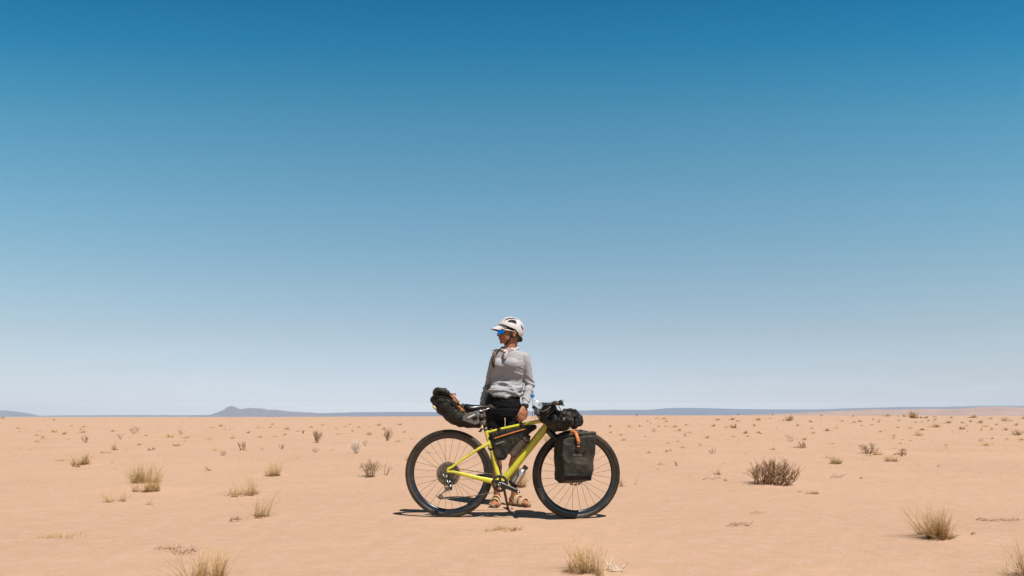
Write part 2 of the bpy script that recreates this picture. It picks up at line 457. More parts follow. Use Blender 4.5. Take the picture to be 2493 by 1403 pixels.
# sand -----------------------------------------------------------------
def sand_material():
    m = bpy.data.materials.new('pink_sand'); m.use_nodes = True
    t = m.node_tree; b = t.nodes['Principled BSDF']
    b.inputs['Roughness'].default_value = 0.95
    b.inputs['Specular IOR Level'].default_value = 0.1
    ge = t.nodes.new('ShaderNodeNewGeometry')
    def nzn(scale, detail=4, rough=0.6, vec=None):
        q = t.nodes.new('ShaderNodeTexNoise'); q.inputs['Scale'].default_value = scale
        q.inputs['Detail'].default_value = detail; q.inputs['Roughness'].default_value = rough
        t.links.new(vec or ge.outputs['Position'], q.inputs['Vector']); return q
    def mixc(a, bb, fac, lo, hi):
        mr = t.nodes.new('ShaderNodeMapRange'); mr.inputs['From Min'].default_value = lo; mr.inputs['From Max'].default_value = hi
        t.links.new(fac, mr.inputs['Value'])
        mx = t.nodes.new('ShaderNodeMix'); mx.data_type = 'RGBA'
        t.links.new(mr.outputs[0], mx.inputs['Factor'])
        for k, c in (('A', a), ('B', bb)):
            if isinstance(c, tuple): mx.inputs[k].default_value = (*c, 1)
            else: t.links.new(c, mx.inputs[k])
        return mx.outputs['Result']
    c1 = mixc((0.380, 0.243, 0.167), (0.440, 0.282, 0.195), nzn(0.30, 6).outputs['Fac'], 0.35, 0.65)
    c2 = mixc(c1, (0.392, 0.266, 0.150), nzn(5.0, 13, 0.88).outputs['Fac'], 0.44, 0.62)
    c3 = mixc(c2, (0.502, 0.298, 0.246), nzn(7.5, 13, 0.90).outputs['Fac'], 0.47, 0.66)
    c4 = mixc(c3, (0.22, 0.135, 0.085), nzn(130.0, 2, 0.5).outputs['Fac'], 0.69, 0.80)
    t.links.new(c4, b.inputs['Base Color'])
    h1 = nzn(1.8, 5, 0.55); h2 = nzn(38.0, 5, 0.7)
    mp = t.nodes.new('ShaderNodeMapping'); mp.inputs['Scale'].default_value = (0.6, 3.2, 1)
    t.links.new(ge.outputs['Position'], mp.inputs[0])
    h3 = nzn(2.5, 3, 0.5, mp.outputs[0])
    def mul(o, k):
        q = t.nodes.new('ShaderNodeMath'); q.operation = 'MULTIPLY'; q.inputs[1].default_value = k
        t.links.new(o, q.inputs[0]); return q.outputs[0]
    def add(a, c):
        q = t.nodes.new('ShaderNodeMath'); q.operation = 'ADD'
        t.links.new(a, q.inputs[0]); t.links.new(c, q.inputs[1]); return q.outputs[0]
    hh = add(add(mul(h1.outputs['Fac'], 0.07), mul(h2.outputs['Fac'], 0.016)), mul(h3.outputs['Fac'], 0.008))
    # shallow tyre track along the bicycle's line
    sx = t.nodes.new('ShaderNodeSeparateXYZ'); t.links.new(ge.outputs['Position'], sx.inputs[0])
    ln = add(sx.outputs[1], mul(sx.outputs[0], 0.075))
    q = t.nodes.new('ShaderNodeMath'); q.operation = 'SUBTRACT'; q.inputs[1].default_value = 5.97
    t.links.new(ln, q.inputs[0])
    a = t.nodes.new('ShaderNodeMath'); a.operation = 'ABSOLUTE'; t.links.new(q.outputs[0], a.inputs[0])
    mr = t.nodes.new('ShaderNodeMapRange'); mr.inputs['From Min'].default_value = 0.012; mr.inputs['From Max'].default_value = 0.035
    mr.inputs['To Min'].default_value = -0.010; mr.inputs['To Max'].default_value = 0.0
    t.links.new(a.outputs[0], mr.inputs['Value'])
    hh = add(hh, mr.outputs[0])
    bp = t.nodes.new('ShaderNodeBump'); bp.inputs['Strength'].default_value = 0.55; bp.inputs['Distance'].default_value = 1.0
    t.links.new(hh, bp.inputs['Height']); t.links.new(bp.outputs[0], b.inputs['Normal'])
    return m
M['sand'] = sand_material()

def make_ground():
    nr, na = 400, 640
    rs = [0.15*(12000/0.15)**(i/(nr-1)) for i in range(nr)]
    vs = [(0, 5, G(0, 5))]; fs = []
    for r in rs:
        for j in range(na):
            a = 2*math.pi*j/na
            x = r*math.cos(a); y = 5+r*math.sin(a)
            vs.append((x, y, G(x, y)))
    for j in range(na): fs.append((0, 1+j, 1+(j+1) % na))
    for i in range(nr-1):
        for j in range(na):
            fs.append((1+i*na+j, 1+(i+1)*na+j, 1+(i+1)*na+(j+1) % na, 1+i*na+(j+1) % na))
    me = bpy.data.meshes.new('ground'); me.from_pydata(vs, [], fs)
    me.polygons.foreach_set('use_smooth', [True]*len(me.polygons))
    me.materials.append(M['sand'])
    o = bpy.data.objects.new('ground', me); COL.objects.link(o)
    tag(o, kind='structure')
make_ground()

# hills ------------------------------------------------------------------
M['rock'] = mat('far_rock', (0.15, 0.105, 0.10), 0.95, col2=(0.30, 0.20, 0.165), scale=0.012, lo=0.4, hi=0.65, spec=0.1)
M['mesa'] = mat('dark_mesa_rock', (0.070, 0.066, 0.080), 0.95, col2=(0.14, 0.11, 0.11), scale=0.006, lo=0.45, hi=0.75, spec=0.1)
M['slope'] = mat('pink_slope_sand', (0.52, 0.33, 0.24), 0.95, col2=(0.42, 0.27, 0.21), scale=0.01, lo=0.42, hi=0.6, spec=0.1)
def ridge(name, prof, Y, depth, m, amp, seed, nx=420, ny=26, zb=-14.0):
    """range of hills whose crest runs at distance Y; prof gives crest height along x as photograph pixels"""
    x0, x1 = prof[0][0], prof[-1][0]
    vs = []; fs = []
    for i in range(nx):
        px = x0+(x1-x0)*i/(nx-1)
        py = lerp_tab(prof, px)
        H = CAMZ-(py-HY)/F*Y
        H += amp*0.35*noise.noise(V((px*0.11, seed, 0)))+amp*0.15*noise.noise(V((px*0.4, seed, 1)))
        X = (px-CX)/F*Y
        for j in range(ny):
            t = j/(ny-1)                      # 0 front foot, .55 crest, 1 back foot
            s = sst(0, 1, t/0.55) if t < 0.55 else 1-0.6*sst(0, 1, (t-0.55)/0.45)
            s = s**0.8
            y = Y+(t-0.55)*depth
            z = zb+(H-zb)*s
            if 0 < t < 0.52:
                g = noise.noise(V((X/(amp*18+60), y/(amp*30+80), seed)))*2+noise.noise(V((X/(amp*6+20), y/(amp*9+30), seed)))
                z += amp*g*math.sin(math.pi*t/0.52)*min(1.0, max(0, (H-zb))/(amp*4+1e-3))
                z = min(z, CAMZ+(H-CAMZ)*y/Y-0.3)
            vs.append((X*(y/Y), y, z))
    for i in range(nx-1):
        for j in range(ny-1):
            fs.append((i*ny+j, (i+1)*ny+j, (i+1)*ny+j+1, i*ny+j+1))
    me = bpy.data.meshes.new(name); me.from_pydata(vs, [], fs)
    me.polygons.foreach_set('use_smooth', [True]*len(me.polygons)); me.materials.append(m)
    o = bpy.data.objects.new(name, me); COL.objects.link(o)
    tag(o, kind='structure')
    return o
ridge('hills', [(-900, 1013), (-700, 1008), (-500, 1011), (-260, 1003), (-120, 999), (-40, 1001), (8, 999), (35, 1002), (60, 1005), (85, 1010), (110, 1016), (140, 1024)], 9000, 2600, M['rock'], 14, 3.3, nx=200)
ridge('hills', [(430, 1022), (475, 1015), (512, 1010), (528, 1005), (543, 999), (552, 992), (559, 989), (565, 989), (573, 991.5), (586, 996.5), (594, 995), (606, 993.5), (622, 994), (640, 995), (652, 998), (672, 998), (695, 1001), (740, 1004), (800, 1007), (900, 1012), (1050, 1019)], 8200, 2600, M['rock'], 16, 7.1)
ridge('mesa', [(-1200, 1016), (-600, 1013), (0, 1012.5), (110, 1012), (300, 1011), (480, 1011), (560, 1009), (690, 1006), (790, 1006), (860, 1004), (960, 1003), (1100, 1003), (1250, 1002), (1400, 1000), (1480, 998), (1580, 998), (1625, 994), (1660, 993), (1720, 994), (1800, 996), (1900, 997), (1990, 997), (2080, 994), (2200, 991), (2300, 991), (2400, 988), (2493, 989), (2800, 986), (3400, 994), (4200, 1001)], 10500, 3000, M['mesa'], 6, 1.7, nx=700)
ridge('slope', [(1690, 1019), (1760, 1012), (1850, 1009), (1940, 1005.5), (2060, 1000), (2120, 996.5), (2170, 998), (2240, 995.5), (2320, 996), (2390, 990.5), (2440, 990.5), (2493, 993), (2600, 990), (2900, 994), (3300, 1003), (3700, 1014)], 2600, 1500, M['slope'], 2.2, 5.9)
# ================================================================ bicycle
def YB(px): return 5.97/(1+0.075*(px-CX)/F)
def B(px, py, off=0.0):
    """point on the bicycle's mid plane seen at photograph pixel (px,py), off metres nearer (-) or farther (+)"""
    return at(px, py, YB(px)+off)
BU = V((1, -0.075, 0)).normalized()          # along the bicycle
BN = V((-0.075, -1, 0)).normalized()         # towards the drive side (camera)
UP = V((0, 0, 1))
rc = B(1093, 1153); rc.z = 0.363+G(rc.x, rc.y)
fc = B(1403.5, 1156); fc.z = 0.363+G(fc.x, fc.y)
bike = empty('bicycle', (fc.x*0.5+rc.x*0.5, rc.y*0.5+fc.y*0.5, G(0, 5.97)),
             'lime yellow bicycle loaded with black bags, standing side-on in the sand', 'bicycle')
random.seed(5)

def make_wheel(c, u, label, disc_far):
    """u: direction of travel in the wheel's plane"""
    nrm = V((u.y, -u.x, 0)).normalized()      # towards camera
    hub = MB()
    hub.lathe(c-nrm*0.055, nrm, UP, [(0.008, 0), (0.018, 0.005), (0.028, 0.018), (0.028, 0.021), (0.016, 0.026), (0.015, 0.084), (0.026, 0.089), (0.026, 0.092), (0.018, 0.1), (0.008, 0.11)], 20)
    for k in range(28):
        side = 1 if k % 2 else -1
        a = 2*math.pi*(k+0.5)/28
        cross = 1 if (k//2) % 2 else -1
        a0 = a+cross*0.95
        p0 = c+(u*math.cos(a0)+UP*math.sin(a0))*0.026+nrm*side*0.034
        p1 = c+(u*math.cos(a)+UP*math.sin(a))*0.298+nrm*side*0.003
        hub.tube([p0, p1], 0.00125, 4)
    w = hub.build('wheel', M['spoke'], bike)
    if label: w['label'] = label
    rim = MB(); rim.lathe(c, nrm, UP, [(0.299, -0.007), (0.308, -0.0125), (0.326, -0.0160), (0.335, -0.0165), (0.335, 0.0165), (0.326, 0.0160), (0.308, 0.0125), (0.299, 0.007), (0.2955, 0)], 112, closed=True)
    rim.build('rim', M['rim'], w, auto=50)
    ty = MB(); prof = []
    for k in range(20):
        a = 2*math.pi*k/20
        prof.append((0.3460+0.0220*math.cos(a), 0.0235*math.sin(a)))
    ty.lathe(c, nrm, UP, prof, 120, closed=True)
    def kb(a, h, hw, hl, ht, tilt=0.0):
        d = u*math.cos(a)+UP*math.sin(a); tg = -u*math.sin(a)+UP*math.cos(a)
        th = h
        rad = 0.3460+(0.0220+ht*0.4)*math.cos(th); ax = (0.0235+ht*0.4)*math.sin(th)
        pc = c+d*rad+nrm*ax
        on = d*math.cos(th)+nrm*math.sin(th); tn = -d*math.sin(th)+nrm*math.cos(th)
        ty.box(pc, tg*hl, tn*hw, on*ht)
    NK = 84
    for k in range(NK):
        a = 2*math.pi*k/NK
        kb(a, 0.0, 0.0042, 0.0075, 0.0018)
        kb(a+math.pi/NK, 0.42, 0.0035, 0.006, 0.002)
        kb(a+math.pi/NK, -0.42, 0.0035, 0.006, 0.002)
        kb(a, 0.92, 0.0042, 0.0065, 0.0030)
        kb(a, -0.92, 0.0042, 0.0065, 0.0030)
    ty.build('tyre', M['tyre'], w, auto=40)
    ds = MB()
    dr = 0.098 if disc_far == 'front' else 0.08
    cc = c-nrm*0.045
    nn = 48
    for k in range(nn):
        a0 = 2*math.pi*k/nn; a1 = 2*math.pi*(k+1)/nn
        ro = dr-(0.0025 if k % 2 else 0); ri = dr-0.016
        P = [cc+(u*math.cos(t)+UP*math.sin(t))*r for t, r in ((a0, ri), (a0, ro), (a1, ro), (a1, ri))]
        if k % 3 != 1: ds.prism(P, nrm*0.002)
        else:
            ds.prism([cc+(u*math.cos(t)+UP*math.sin(t))*r for t, r in ((a0, ri), (a0, ri+0.004), (a1, ri+0.004), (a1, ri))], nrm*0.002)
            ds.prism([cc+(u*math.cos(t)+UP*math.sin(t))*r for t, r in ((a0, ro-0.004), (a0, ro), (a1, ro), (a1, ro-0.004))], nrm*0.002)
    for k in range(6):
        a = 2*math.pi*k/6+0.3
        ds.tube([cc+(u*math.cos(a)+UP*math.sin(a))*0.022, cc+(u*math.cos(a+0.35)+UP*math.sin(a+0.35))*(dr-0.014)], 0.0022, 5)
    ds.build('brake_disc', M['dkmetal'], w, smooth=False)
    return w, nrm
wr, nr_ = make_wheel(rc, BU, 'rear wheel inside the yellow chainstays', 'rear')
STEER = R(8.5)
FU = V((math.cos(STEER), math.sin(STEER), 0))        # front wheel turned away from the camera
FN = V((FU.y, -FU.x, 0))
wf, nf_ = make_wheel(fc, FU, 'front wheel half hidden by the pannier', 'front')

# frame ---------------------------------------------------------------
fr = MB()
def T2(pts, rad, flat=None, n=18, off=0.0, **k): fr.tube([B(p[0], p[1], off if len(p) < 3 else p[2]) for p in pts], rad, n, flat=flat, up=BN, round_ends=True, **k)
T2([(1182.5, 1046), (1187, 1064), (1193, 1082), (1199, 1104), (1206, 1132), (1211, 1156), (1216, 1176)], [0.017, 0.017, 0.018, 0.018, 0.019, 0.023, 0.028], flat=1.0)   # seat tube
T2([(1190, 1052.5), (1215, 1046), (1260, 1036.5), (1300, 1028), (1323, 1024.5)], [0.0125, 0.0125, 0.0135, 0.0155, 0.019], flat=1.35)      # top tube
T2([(1225, 1171), (1245, 1146), (1290, 1089), (1318, 1054), (1331, 1037)], [0.032, 0.0315, 0.0335, 0.034, 0.030], flat=0.95)    # down tube
T2([(1325, 1021), (1329, 1032), (1334, 1043)], [0.021, 0.024, 0.026])                                       # head tube
for s in (-1, 1):
    T2([(1190, 1080, s*0.012), (1165, 1093, s*0.035), (1130, 1116, s*0.052), (1101, 1137, s*0.062), (1093, 1141.5, s*0.064)], [0.015, 0.0125, 0.0115, 0.0115, 0.011], flat=0.7, n=12)
    T2([(1217, 1176, s*0.025), (1197, 1171.5, s*0.040), (1160, 1163.5, s*0.052), (1120, 1153, s*0.060), (1101, 1149, s*0.063)], [0.026, 0.0235, 0.0185, 0.0145, 0.013], flat=0.55, n=12)
    T2([(1092, 1140.5, s*0.064), (1090, 1147, s*0.064), (1092, 1152, s*0.064), (1100, 1148.5, s*0.063)], [0.011, 0.014, 0.014, 0.012], flat=0.5, n=12)
fr.tube([B(1219.5, 1178, -0.045), B(1219.5, 1178, 0.045)], 0.030, 20, round_ends=False)
fo = fr.build('frame', M['yellow'], bike, voxel=0.0035, sm=5)
# brown scuffed clamp band on the seat tube
mb = MB(); mb.tube([B(1195.5, 1091), B(1197, 1096.5)], 0.0205, 20, up=BN); mb.build('guard_band', M['blackmatte'], fo)
mb = MB(); mb.tube([B(1181, 1041.5), B(1183.5, 1049)], 0.0185, 20, up=BN); mb.build('seat_clamp', M['dkmetal'], fo)
mb = MB(); mb.tube([B(1094, 1152, -0.082), B(1094, 1152, -0.060)], 0.0085, 14); mb.lathe(B(1094, 1152, -0.083), BN, UP, [(0.0, 0), (0.005, 0), (0.005, -0.006)], 12); mb.build('axle', M['black'], bike)

# fork ------------------------------------------------------------------
fk = MB()
hd = B(1334, 1045)
for s in (-1, 1):
    a = hd+FN*s*0.012; b = hd.lerp(fc, 0.2)+FN*s*0.045+V((0.01, 0, 0)); d = fc+FN*s*0.058
    fk.tube([hd+V((0, 0, 0.01)), a+V((0.01, 0, -0.012)), b, hd.lerp(fc, 0.6)+FN*s*0.053, d], [0.026, 0.030, 0.024, 0.017, 0.013], 14, flat=1.0, up=FN, round_ends=True)
fk.tube([B(1331, 1034), B(1336, 1050)], [0.024, 0.03], 16, round_ends=True)
fk.build('fork', M['black'], bike, voxel=0.004, sm=4)
mb = MB(); mb.tube([fc-FN*0.07, fc+FN*0.07], 0.007, 12); mb.build('axle', M['black'], bike)
# pannier rack clamped to the fork
rk = MB()
for s in (-1, 1):
    o = FN*s*0.068
    rk.tube([fc+o+V((0, 0, 0.02)), fc+o+FU*0.03+V((0, 0, 0.27)), fc+o+FU*0.13+V((0, 0, 0.285))], 0.0045, 8)
    rk.tube([fc+o+V((0, 0, 0.02)), fc+o-FU*0.08+V((0, 0, 0.26)), fc+o+FU*0.03+V((0, 0, 0.27))], 0.0045, 8)
rk.build('pannier_rack', M['black'], bike)

# seatpost, saddle ---------------------------------------------------------
mb = MB(); mb.tube([B(1168, 998), B(1174, 1018), B(1182, 1044)], 0.0138, 16); mb.ell(B(1171, 996), (0.02, 0.02, 0.014)); mb.build('seatpost', M['black'], bike)
sec = [(1130.5, 986, 0.030, 0.013), (1133, 987, 0.052, 0.020), (1139, 990, 0.066, 0.029), (1148, 993, 0.068, 0.034), (1156, 992.5, 0.058, 0.030), (1166, 989.5, 0.040, 0.019),
       (1178, 988, 0.027, 0.0125), (1192, 988, 0.021, 0.010), (1201, 989.5, 0.017, 0.0095), (1207, 992, 0.010, 0.006)]
mb = MB(); secs = []
for px, py, hw, hh in sec:
    c = B(px, py+2.0); secs.append((c, BN*hw, UP*hh))
mb.loft(secs, 26)
def saddledisp(p): return 0.0
sad = mb.build('saddle', M['black'], bike, sub=1, sm=3)
mb = MB(); 
mb.ribbon([B(1189, 986.2, -0.0215), B(1194, 986.8, -0.0205), B(1199, 988.2, -0.018)], UP*0.006, BN*0.002); mb.build('logo_patch', M['greypanel'], sad)
mb = MB()
for s in (-1, 1):
    mb.tube([B(1146, 999, s*0.022), B(1158, 1000, s*0.022), B(1172, 1000, s*0.022), B(1184, 997, s*0.02), B(1195, 992, s*0.008)], 0.0038, 8)
mb.box(B(1169, 1001), BU*0.02, BN*0.026, UP*0.006)
mb.build('saddle_rail', M['steel'], sad)

# drivetrain ----------------------------------------------------------------
bb = B(1216.5, 1177.5, -0.055)
cr = MB()
NT = 32; ro = 0.066; ri = 0.050
for k in range(NT):                       # toothed ring
    a0, a1, am = 2*math.pi*k/NT, 2*math.pi*(k+1)/NT, 2*math.pi*(k+0.5)/NT
    P = lambda a, r: bb+(BU*math.cos(a)+UP*math.sin(a))*r
    cr.prism([P(a0, ri), P(a0, ro), P(a1, ro), P(a1, ri)], BN*0.003)
    cr.prism([P(am-0.05, ro), P(am-0.025, ro+0.005), P(am+0.025, ro+0.005), P(am+0.05, ro)], BN*0.0025)
for k in range(5):
    a = 2*math.pi*k/5+0.25
    p0 = bb+(BU*math.cos(a)+UP*math.sin(a))*0.012; p1 = bb+(BU*math.cos(a)+UP*math.sin(a))*0.055
    cr.ribbon([p0, p0.lerp(p1, 0.5), p1], (-BU*math.sin(a)+UP*math.cos(a))*0.023, BN*0.005)
cr.lathe(bb, BN, UP, [(0.0, 0), (0.02, 0.0), (0.02, 0.006), (0.0, 0.008)], 24)
cr.build('chainring', M['black'], bike, smooth=False)
ca = MB()
p0 = bb+BN*0.022; p1 = at(1262, 1197.5, YB(1262)-0.075)
dirr = (p1-p0).normalized()
ca.tube([p0-dirr*0.004, p0+dirr*0.05, p0+dirr*0.11, p1], [0.0225, 0.019, 0.0165, 0.0145], 16, flat=0.45, up=BN, round_ends=True)
ca.lathe(p0-BN*0.004, BN, UP, [(0.0, 0.0), (0.02, 0.0), (0.021, 0.010), (0.012, 0.013), (0.0, 0.0125)], 24)
cra = ca.build('crank_arm', M['black'], bike, bevel=0.002)
mb = MB(); mb.lathe(p0+BN*0.0095, BN, UP, [(0.0082, 0.0), (0.0122, 0.0), (0.0122, 0.002), (0.0082, 0.002)], 24, closed=True); mb.build('crank_cap', M['steel'], cra)
mb = MB(); mb.lathe(p1+BN*0.004, BN, UP, [(0.0, 0), (0.0075, 0), (0.0075, 0.004), (0.0, 0.004)], 14)
mb.build('pedal_thread', M['steel'], cra)
mb = MB(); pl0 = B(1216.5, 1177.5, 0.075)
pl1 = pl0-dirr*0.172
mb.tube([pl0, pl1], [0.017, 0.012], 12, flat=0.5, up=BN, round_ends=True); mb.build('crank_arm', M['black'], bike)
mb = MB(); pc = pl1-BN*0.06
for k in (-1, 1):
    mb.box(pc+BU*0.035*k, BU*0.006, BN*0.048, UP*0.006); mb.box(pc+BN*0.04*k, BU*0.036, BN*0.006, UP*0.006)
mb.tube([pl1, pc-BN*0.045], 0.011, 12); mb.build('pedal', M['black'], bike, bevel=0.002)
# cassette
cs = MB(); cc = rc+BN*0.022
for g in range(10):
    r = 0.101*(1-g*0.073); pcg = cc+BN*0.0042*g; n = max(14, int(r*2*math.pi/0.0125))
    for k in range(n):
        a0, a1, am = 2*math.pi*k/n, 2*math.pi*(k+1)/n, 2*math.pi*(k+0.5)/n
        P = lambda a, rr: pcg+(BU*math.cos(a)+UP*math.sin(a))*rr
        cs.prism([P(a0, r-0.008), P(a0, r-0.003), P(a1, r-0.003), P(a1, r-0.008)], BN*0.0018)
        cs.prism([P(am-0.25*math.pi/n*2, r-0.003), P(am-0.03, r+0.002), P(am+0.03, r+0.002), P(am+0.25*math.pi/n*2, r-0.003)], BN*0.0016)
    for k in range(6):
        a = 2*math.pi*k/6+g*0.25
        P2 = lambda rr: pcg+(BU*math.cos(a)+UP*math.sin(a))*rr
        cs.ribbon([P2(0.02), P2(r-0.006)], (-BU*math.sin(a)+UP*math.cos(a))*0.007, BN*0.0015)
cs.lathe(cc, BN, UP, [(0.0, 0), (0.021, 0), (0.021, 0.042), (0, 0.042)], 20)
cs.build('cassette', M['dkmetal'], bike, smooth=False)
# rear derailleur
dm = MB(); dof = -0.088
D = lambda px, py, o=dof: B(px, py, o)
dm.tube([D(1086, 1160), D(1091, 1170), D(1096, 1182)], [0.012, 0.017, 0.018], 12, flat=0.7, up=BN, round_ends=True)
dm.tube([D(1078, 1155), D(1086, 1161)], 0.005, 8, round_ends=True)
dm.ell(D(1097, 1186), (0.016, 0.016, 0.019)); dm.ell(D(1098, 1191), (0.012, 0.012, 0.012))
drl = dm.build('rear_derailleur', M['black'], bike, voxel=0.003, sm=3)
mb = MB()
mb.tube([D(1087, 1168, dof-0.014), D(1092, 1177, dof-0.015), D(1096, 1171, dof-0.014)], 0.0035, 6); mb.tube([D(1077, 1154, dof-0.005), D(1083, 1161, dof-0.01)], 0.0035, 6); mb.lathe(D(1087, 1160.5, dof-0.01), BN, UP, [(0.004, 0), (0.008, 0), (0.008, 0.003), (0.004, 0.003)], 16, closed=True)
mb.ell(D(1097, 1183.5, dof-0.01), (0.011, 0.010, 0.011)); mb.build('derailleur_linkage', M['steel'], drl)
mb = MB()
for o in (-0.006, 0.008):
    oo = dof+o+0.01
    mb.ribbon([D(1090, 1190, oo), D(1080, 1198, oo), D(1069, 1206, oo), D(1066, 1210, oo)], V((0.35, 0, 0.55)).normalized()*0.011, BN*0.002)
    mb.ribbon([D(1097, 1193, oo), D(1084, 1205, oo), D(1077, 1213, oo)], V((0.35, 0, 0.55)).normalized()*0.005, BN*0.002)
    mb.ribbon([D(1062, 1206, oo), D(1068, 1214, oo), D(1078, 1216, oo), D(1080, 1207, oo)], V((0.4, 0, 0.6)).normalized()*0.007, BN*0.002)
for (x, y, r) in ((1089, 1191, 0.016), (1073, 1209.5, 0.017)):
    for k in range(12):
        a = 2*math.pi*k/12; p = D(x, y, dof+0.011)
        mb.box(p+(BU*math.cos(a)+UP*math.sin(a))*r, (BU*math.cos(a)+UP*math.sin(a))*0.0045, (-BU*math.sin(a)+UP*math.cos(a))*0.0022, BN*0.002)
    mb.lathe(D(x, y, dof+0.011), BN, UP, [(0.004, -0.003), (r*0.85, -0.002), (r*0.85, 0.002), (0.004, 0.003)], 20, closed=True)
mb.build('derailleur_cage', M['dkmetal'], drl, smooth=False)
# chain
ch = MB()
def links(pts):
    d = []
    for a, b in zip(pts, pts[1:]):
        L = (b-a).length; n = max(1, int(L/0.0127))
        for k in range(n): d.append((a.lerp(b, k/n), a.lerp(b, (k+1)/n)))
    for i, (a, b) in enumerate(d):
        t = (b-a); w = 0.0065 if i % 2 else 0.0045
        ch.tube([a-t*0.15, a.lerp(b, 0.5), b+t*0.15], [0.0045, 0.0028, 0.0045], 6, flat=w/0.0045*0.8, up=BN)
arc = lambda c, r, a0, a1, n=14: [c+(BU*math.cos(a0+(a1-a0)*k/n)+UP*math.sin(a0+(a1-a0)*k/n))*r for k in range(n+1)]
cc2 = rc+BN*0.042
links(arc(cc2, 0.058, R(215), R(75)) + [bb+(BU*math.cos(R(95))+UP*math.sin(R(95)))*0.068]+arc(bb, 0.068, R(90), R(-95)) + [D(1150, 1208, -0.07), D(1078, 1215, dof+0.011), D(1069, 1213, dof+0.011), D(1068, 1206, dof+0.011), D(1086, 1196, dof+0.011), D(1083, 1186, dof+0.014), cc2+(BU*math.cos(R(215))+UP*math.sin(R(215)))*0.058])
ch.build('chain', M['dkmetal'], bike)
# cockpit -------------------------------------------------------------------
mb = MB(); mb.tube([B(1326, 1021), B(1321, 1005), B(1330, 997)], [0.02, 0.02, 0.016], 14, round_ends=True); mb.tube([B(1326, 999), B(1345, 986)], [0.018, 0.017], 14, round_ends=True); mb.build('stem', M['black'], bike)
hb = V((0.303, 5.895, 0.943))
mb = MB()
for s in (-1, 1):
    mb.tube([hb, hb+FN*s*0.18+V((0, 0, 0.004)), hb+FN*s*0.24+V((-0.004, 0, 0.006))], [0.0155, 0.0125, 0.0125], 14)
hbar = mb.build('handlebar', M['black'], bike)
for s in (-1, 1):
    mb = MB(); mb.tube([hb+FN*s*0.23+V((-0.004, 0, 0.006)), hb+FN*s*0.30+V((-0.006, 0, 0.005)), hb+FN*s*0.355+V((-0.008, 0, 0.003))], [0.0165, 0.0175, 0.0185], 16, round_ends=True)
    mb.build('grip', M['grip'], hbar)
    mb = MB(); q = hb+FN*s*0.215
    mb.tube([q+V((0.0, 0, -0.002)), q+V((0.03, 0, 0.004)), q+FN*s*0.02+V((0.045, 0, -0.004)), q+FN*s*0.10+V((0.05, 0, -0.012)), q+FN*s*0.12+V((0.048, 0, -0.012))], [0.011, 0.010, 0.008, 0.006, 0.006], 8, round_ends=True)
    mb.ell(q+V((0.02, 0, 0.0)), (0.018, 0.02, 0.011)); mb.build('brake_lever', M['black'], hbar)
mb = MB(); q = hb+FN*0.16+V((0.065, 0, 0.008))
mb.lathe(q-V((0.018, 0, 0)), V((1, 0, 0.1)), UP, [(0.0, 0), (0.016, 0.0), (0.021, 0.006), (0.0225, 0.030), (0.019, 0.036), (0.0, 0.038)], 24); mb.tube([hb+FN*0.16, q], 0.008, 8)
mb.build('headlight', M['black'], bike)
mb = MB()
mb.tube([hb+FN*0.2+V((0.03, 0, 0)), B(1366, 1000, -0.13), B(1378, 1012, -0.05), B(1352, 1040, -0.04), B(1340, 1046, -0.04)], 0.003, 6)
mb.tube([hb-FN*0.2+V((0.03, 0, 0)), B(1372, 1006, 0.1), B(1375, 1030, 0.02), B(1345, 1042, 0.03)], 0.003, 6)
mb.tube([B(1352, 1035, -0.06), B(1362, 1049, -0.06), B(1376, 1051, -0.04), B(1385, 1042, 0)], 0.003, 6)
mb.build('brake_cable', M['black'], bike)
# cage under the down tube
def axis_frame(a, b):
    d = (b-a).normalized(); return d
ba = B(1247.5, 1181, -0.005); bt = B(1284.5, 1132, -0.005); bd = (bt-ba).normalized()
bs = bd.cross(BN).normalized()
mb = MB()
for s in (-1, 1):
    mb.tube([ba-bs*0.0+BN*s*0.03, ba+bd*0.03+BN*s*0.041, ba+bd*0.10+BN*s*0.0415-bs*0.01, ba+bd*0.12+BN*s*0.025-bs*0.036], 0.0045, 8)
mb.lathe(ba-bd*0.004, bd, BN, [(0.0, 0), (0.036, 0), (0.0425, 0.012), (0.0425, 0.028), (0.040, 0.03), (0.0385, 0.012), (0.0, 0.006)], 24)
mb.ribbon([ba+bd*0.0-bs*0.0435, ba+bd*0.14-bs*0.0435], BN*0.02, bs*0.004)
mb.build('bottle_cage', M['blackmatte'], bike)
# ================================================================ luggage
def fold(p, amp, s1=22.0, s2=55.0, o=0.0, st=(1, 1, 1)):
    q = (p[0]*st[0], p[1]*st[1], p[2]*st[2])
    a = 1-abs(nz(q, s1, o))*2.2; b = 1-abs(nz(q, s2, o+7))*2.2
    return amp*(a*0.8+b*0.2-0.5)*0.8
# steel bottle in the cage
mb = MB()
mb.lathe(ba, bd, BN, [(0.0, 0.004), (0.034, 0.004), (0.0365, 0.008), (0.0365, 0.125), (0.034, 0.140), (0.025, 0.155), (0.019, 0.163), (0.019, 0.172)], 32)
o = mb.build('steel_bottle', M['steel'], None, auto=50); rebase(o, ba)
tag(o, 'scuffed steel drinks bottle in the cage under the down tube', 'bottle')
mb = MB(); mb.lathe(ba, bd, BN, [(0.0, 0.168), (0.0205, 0.168), (0.0215, 0.172), (0.0215, 0.192), (0.0195, 0.196), (0.0, 0.197)], 24)
mb.build('cap', M['dkmetal'], o, auto=40)
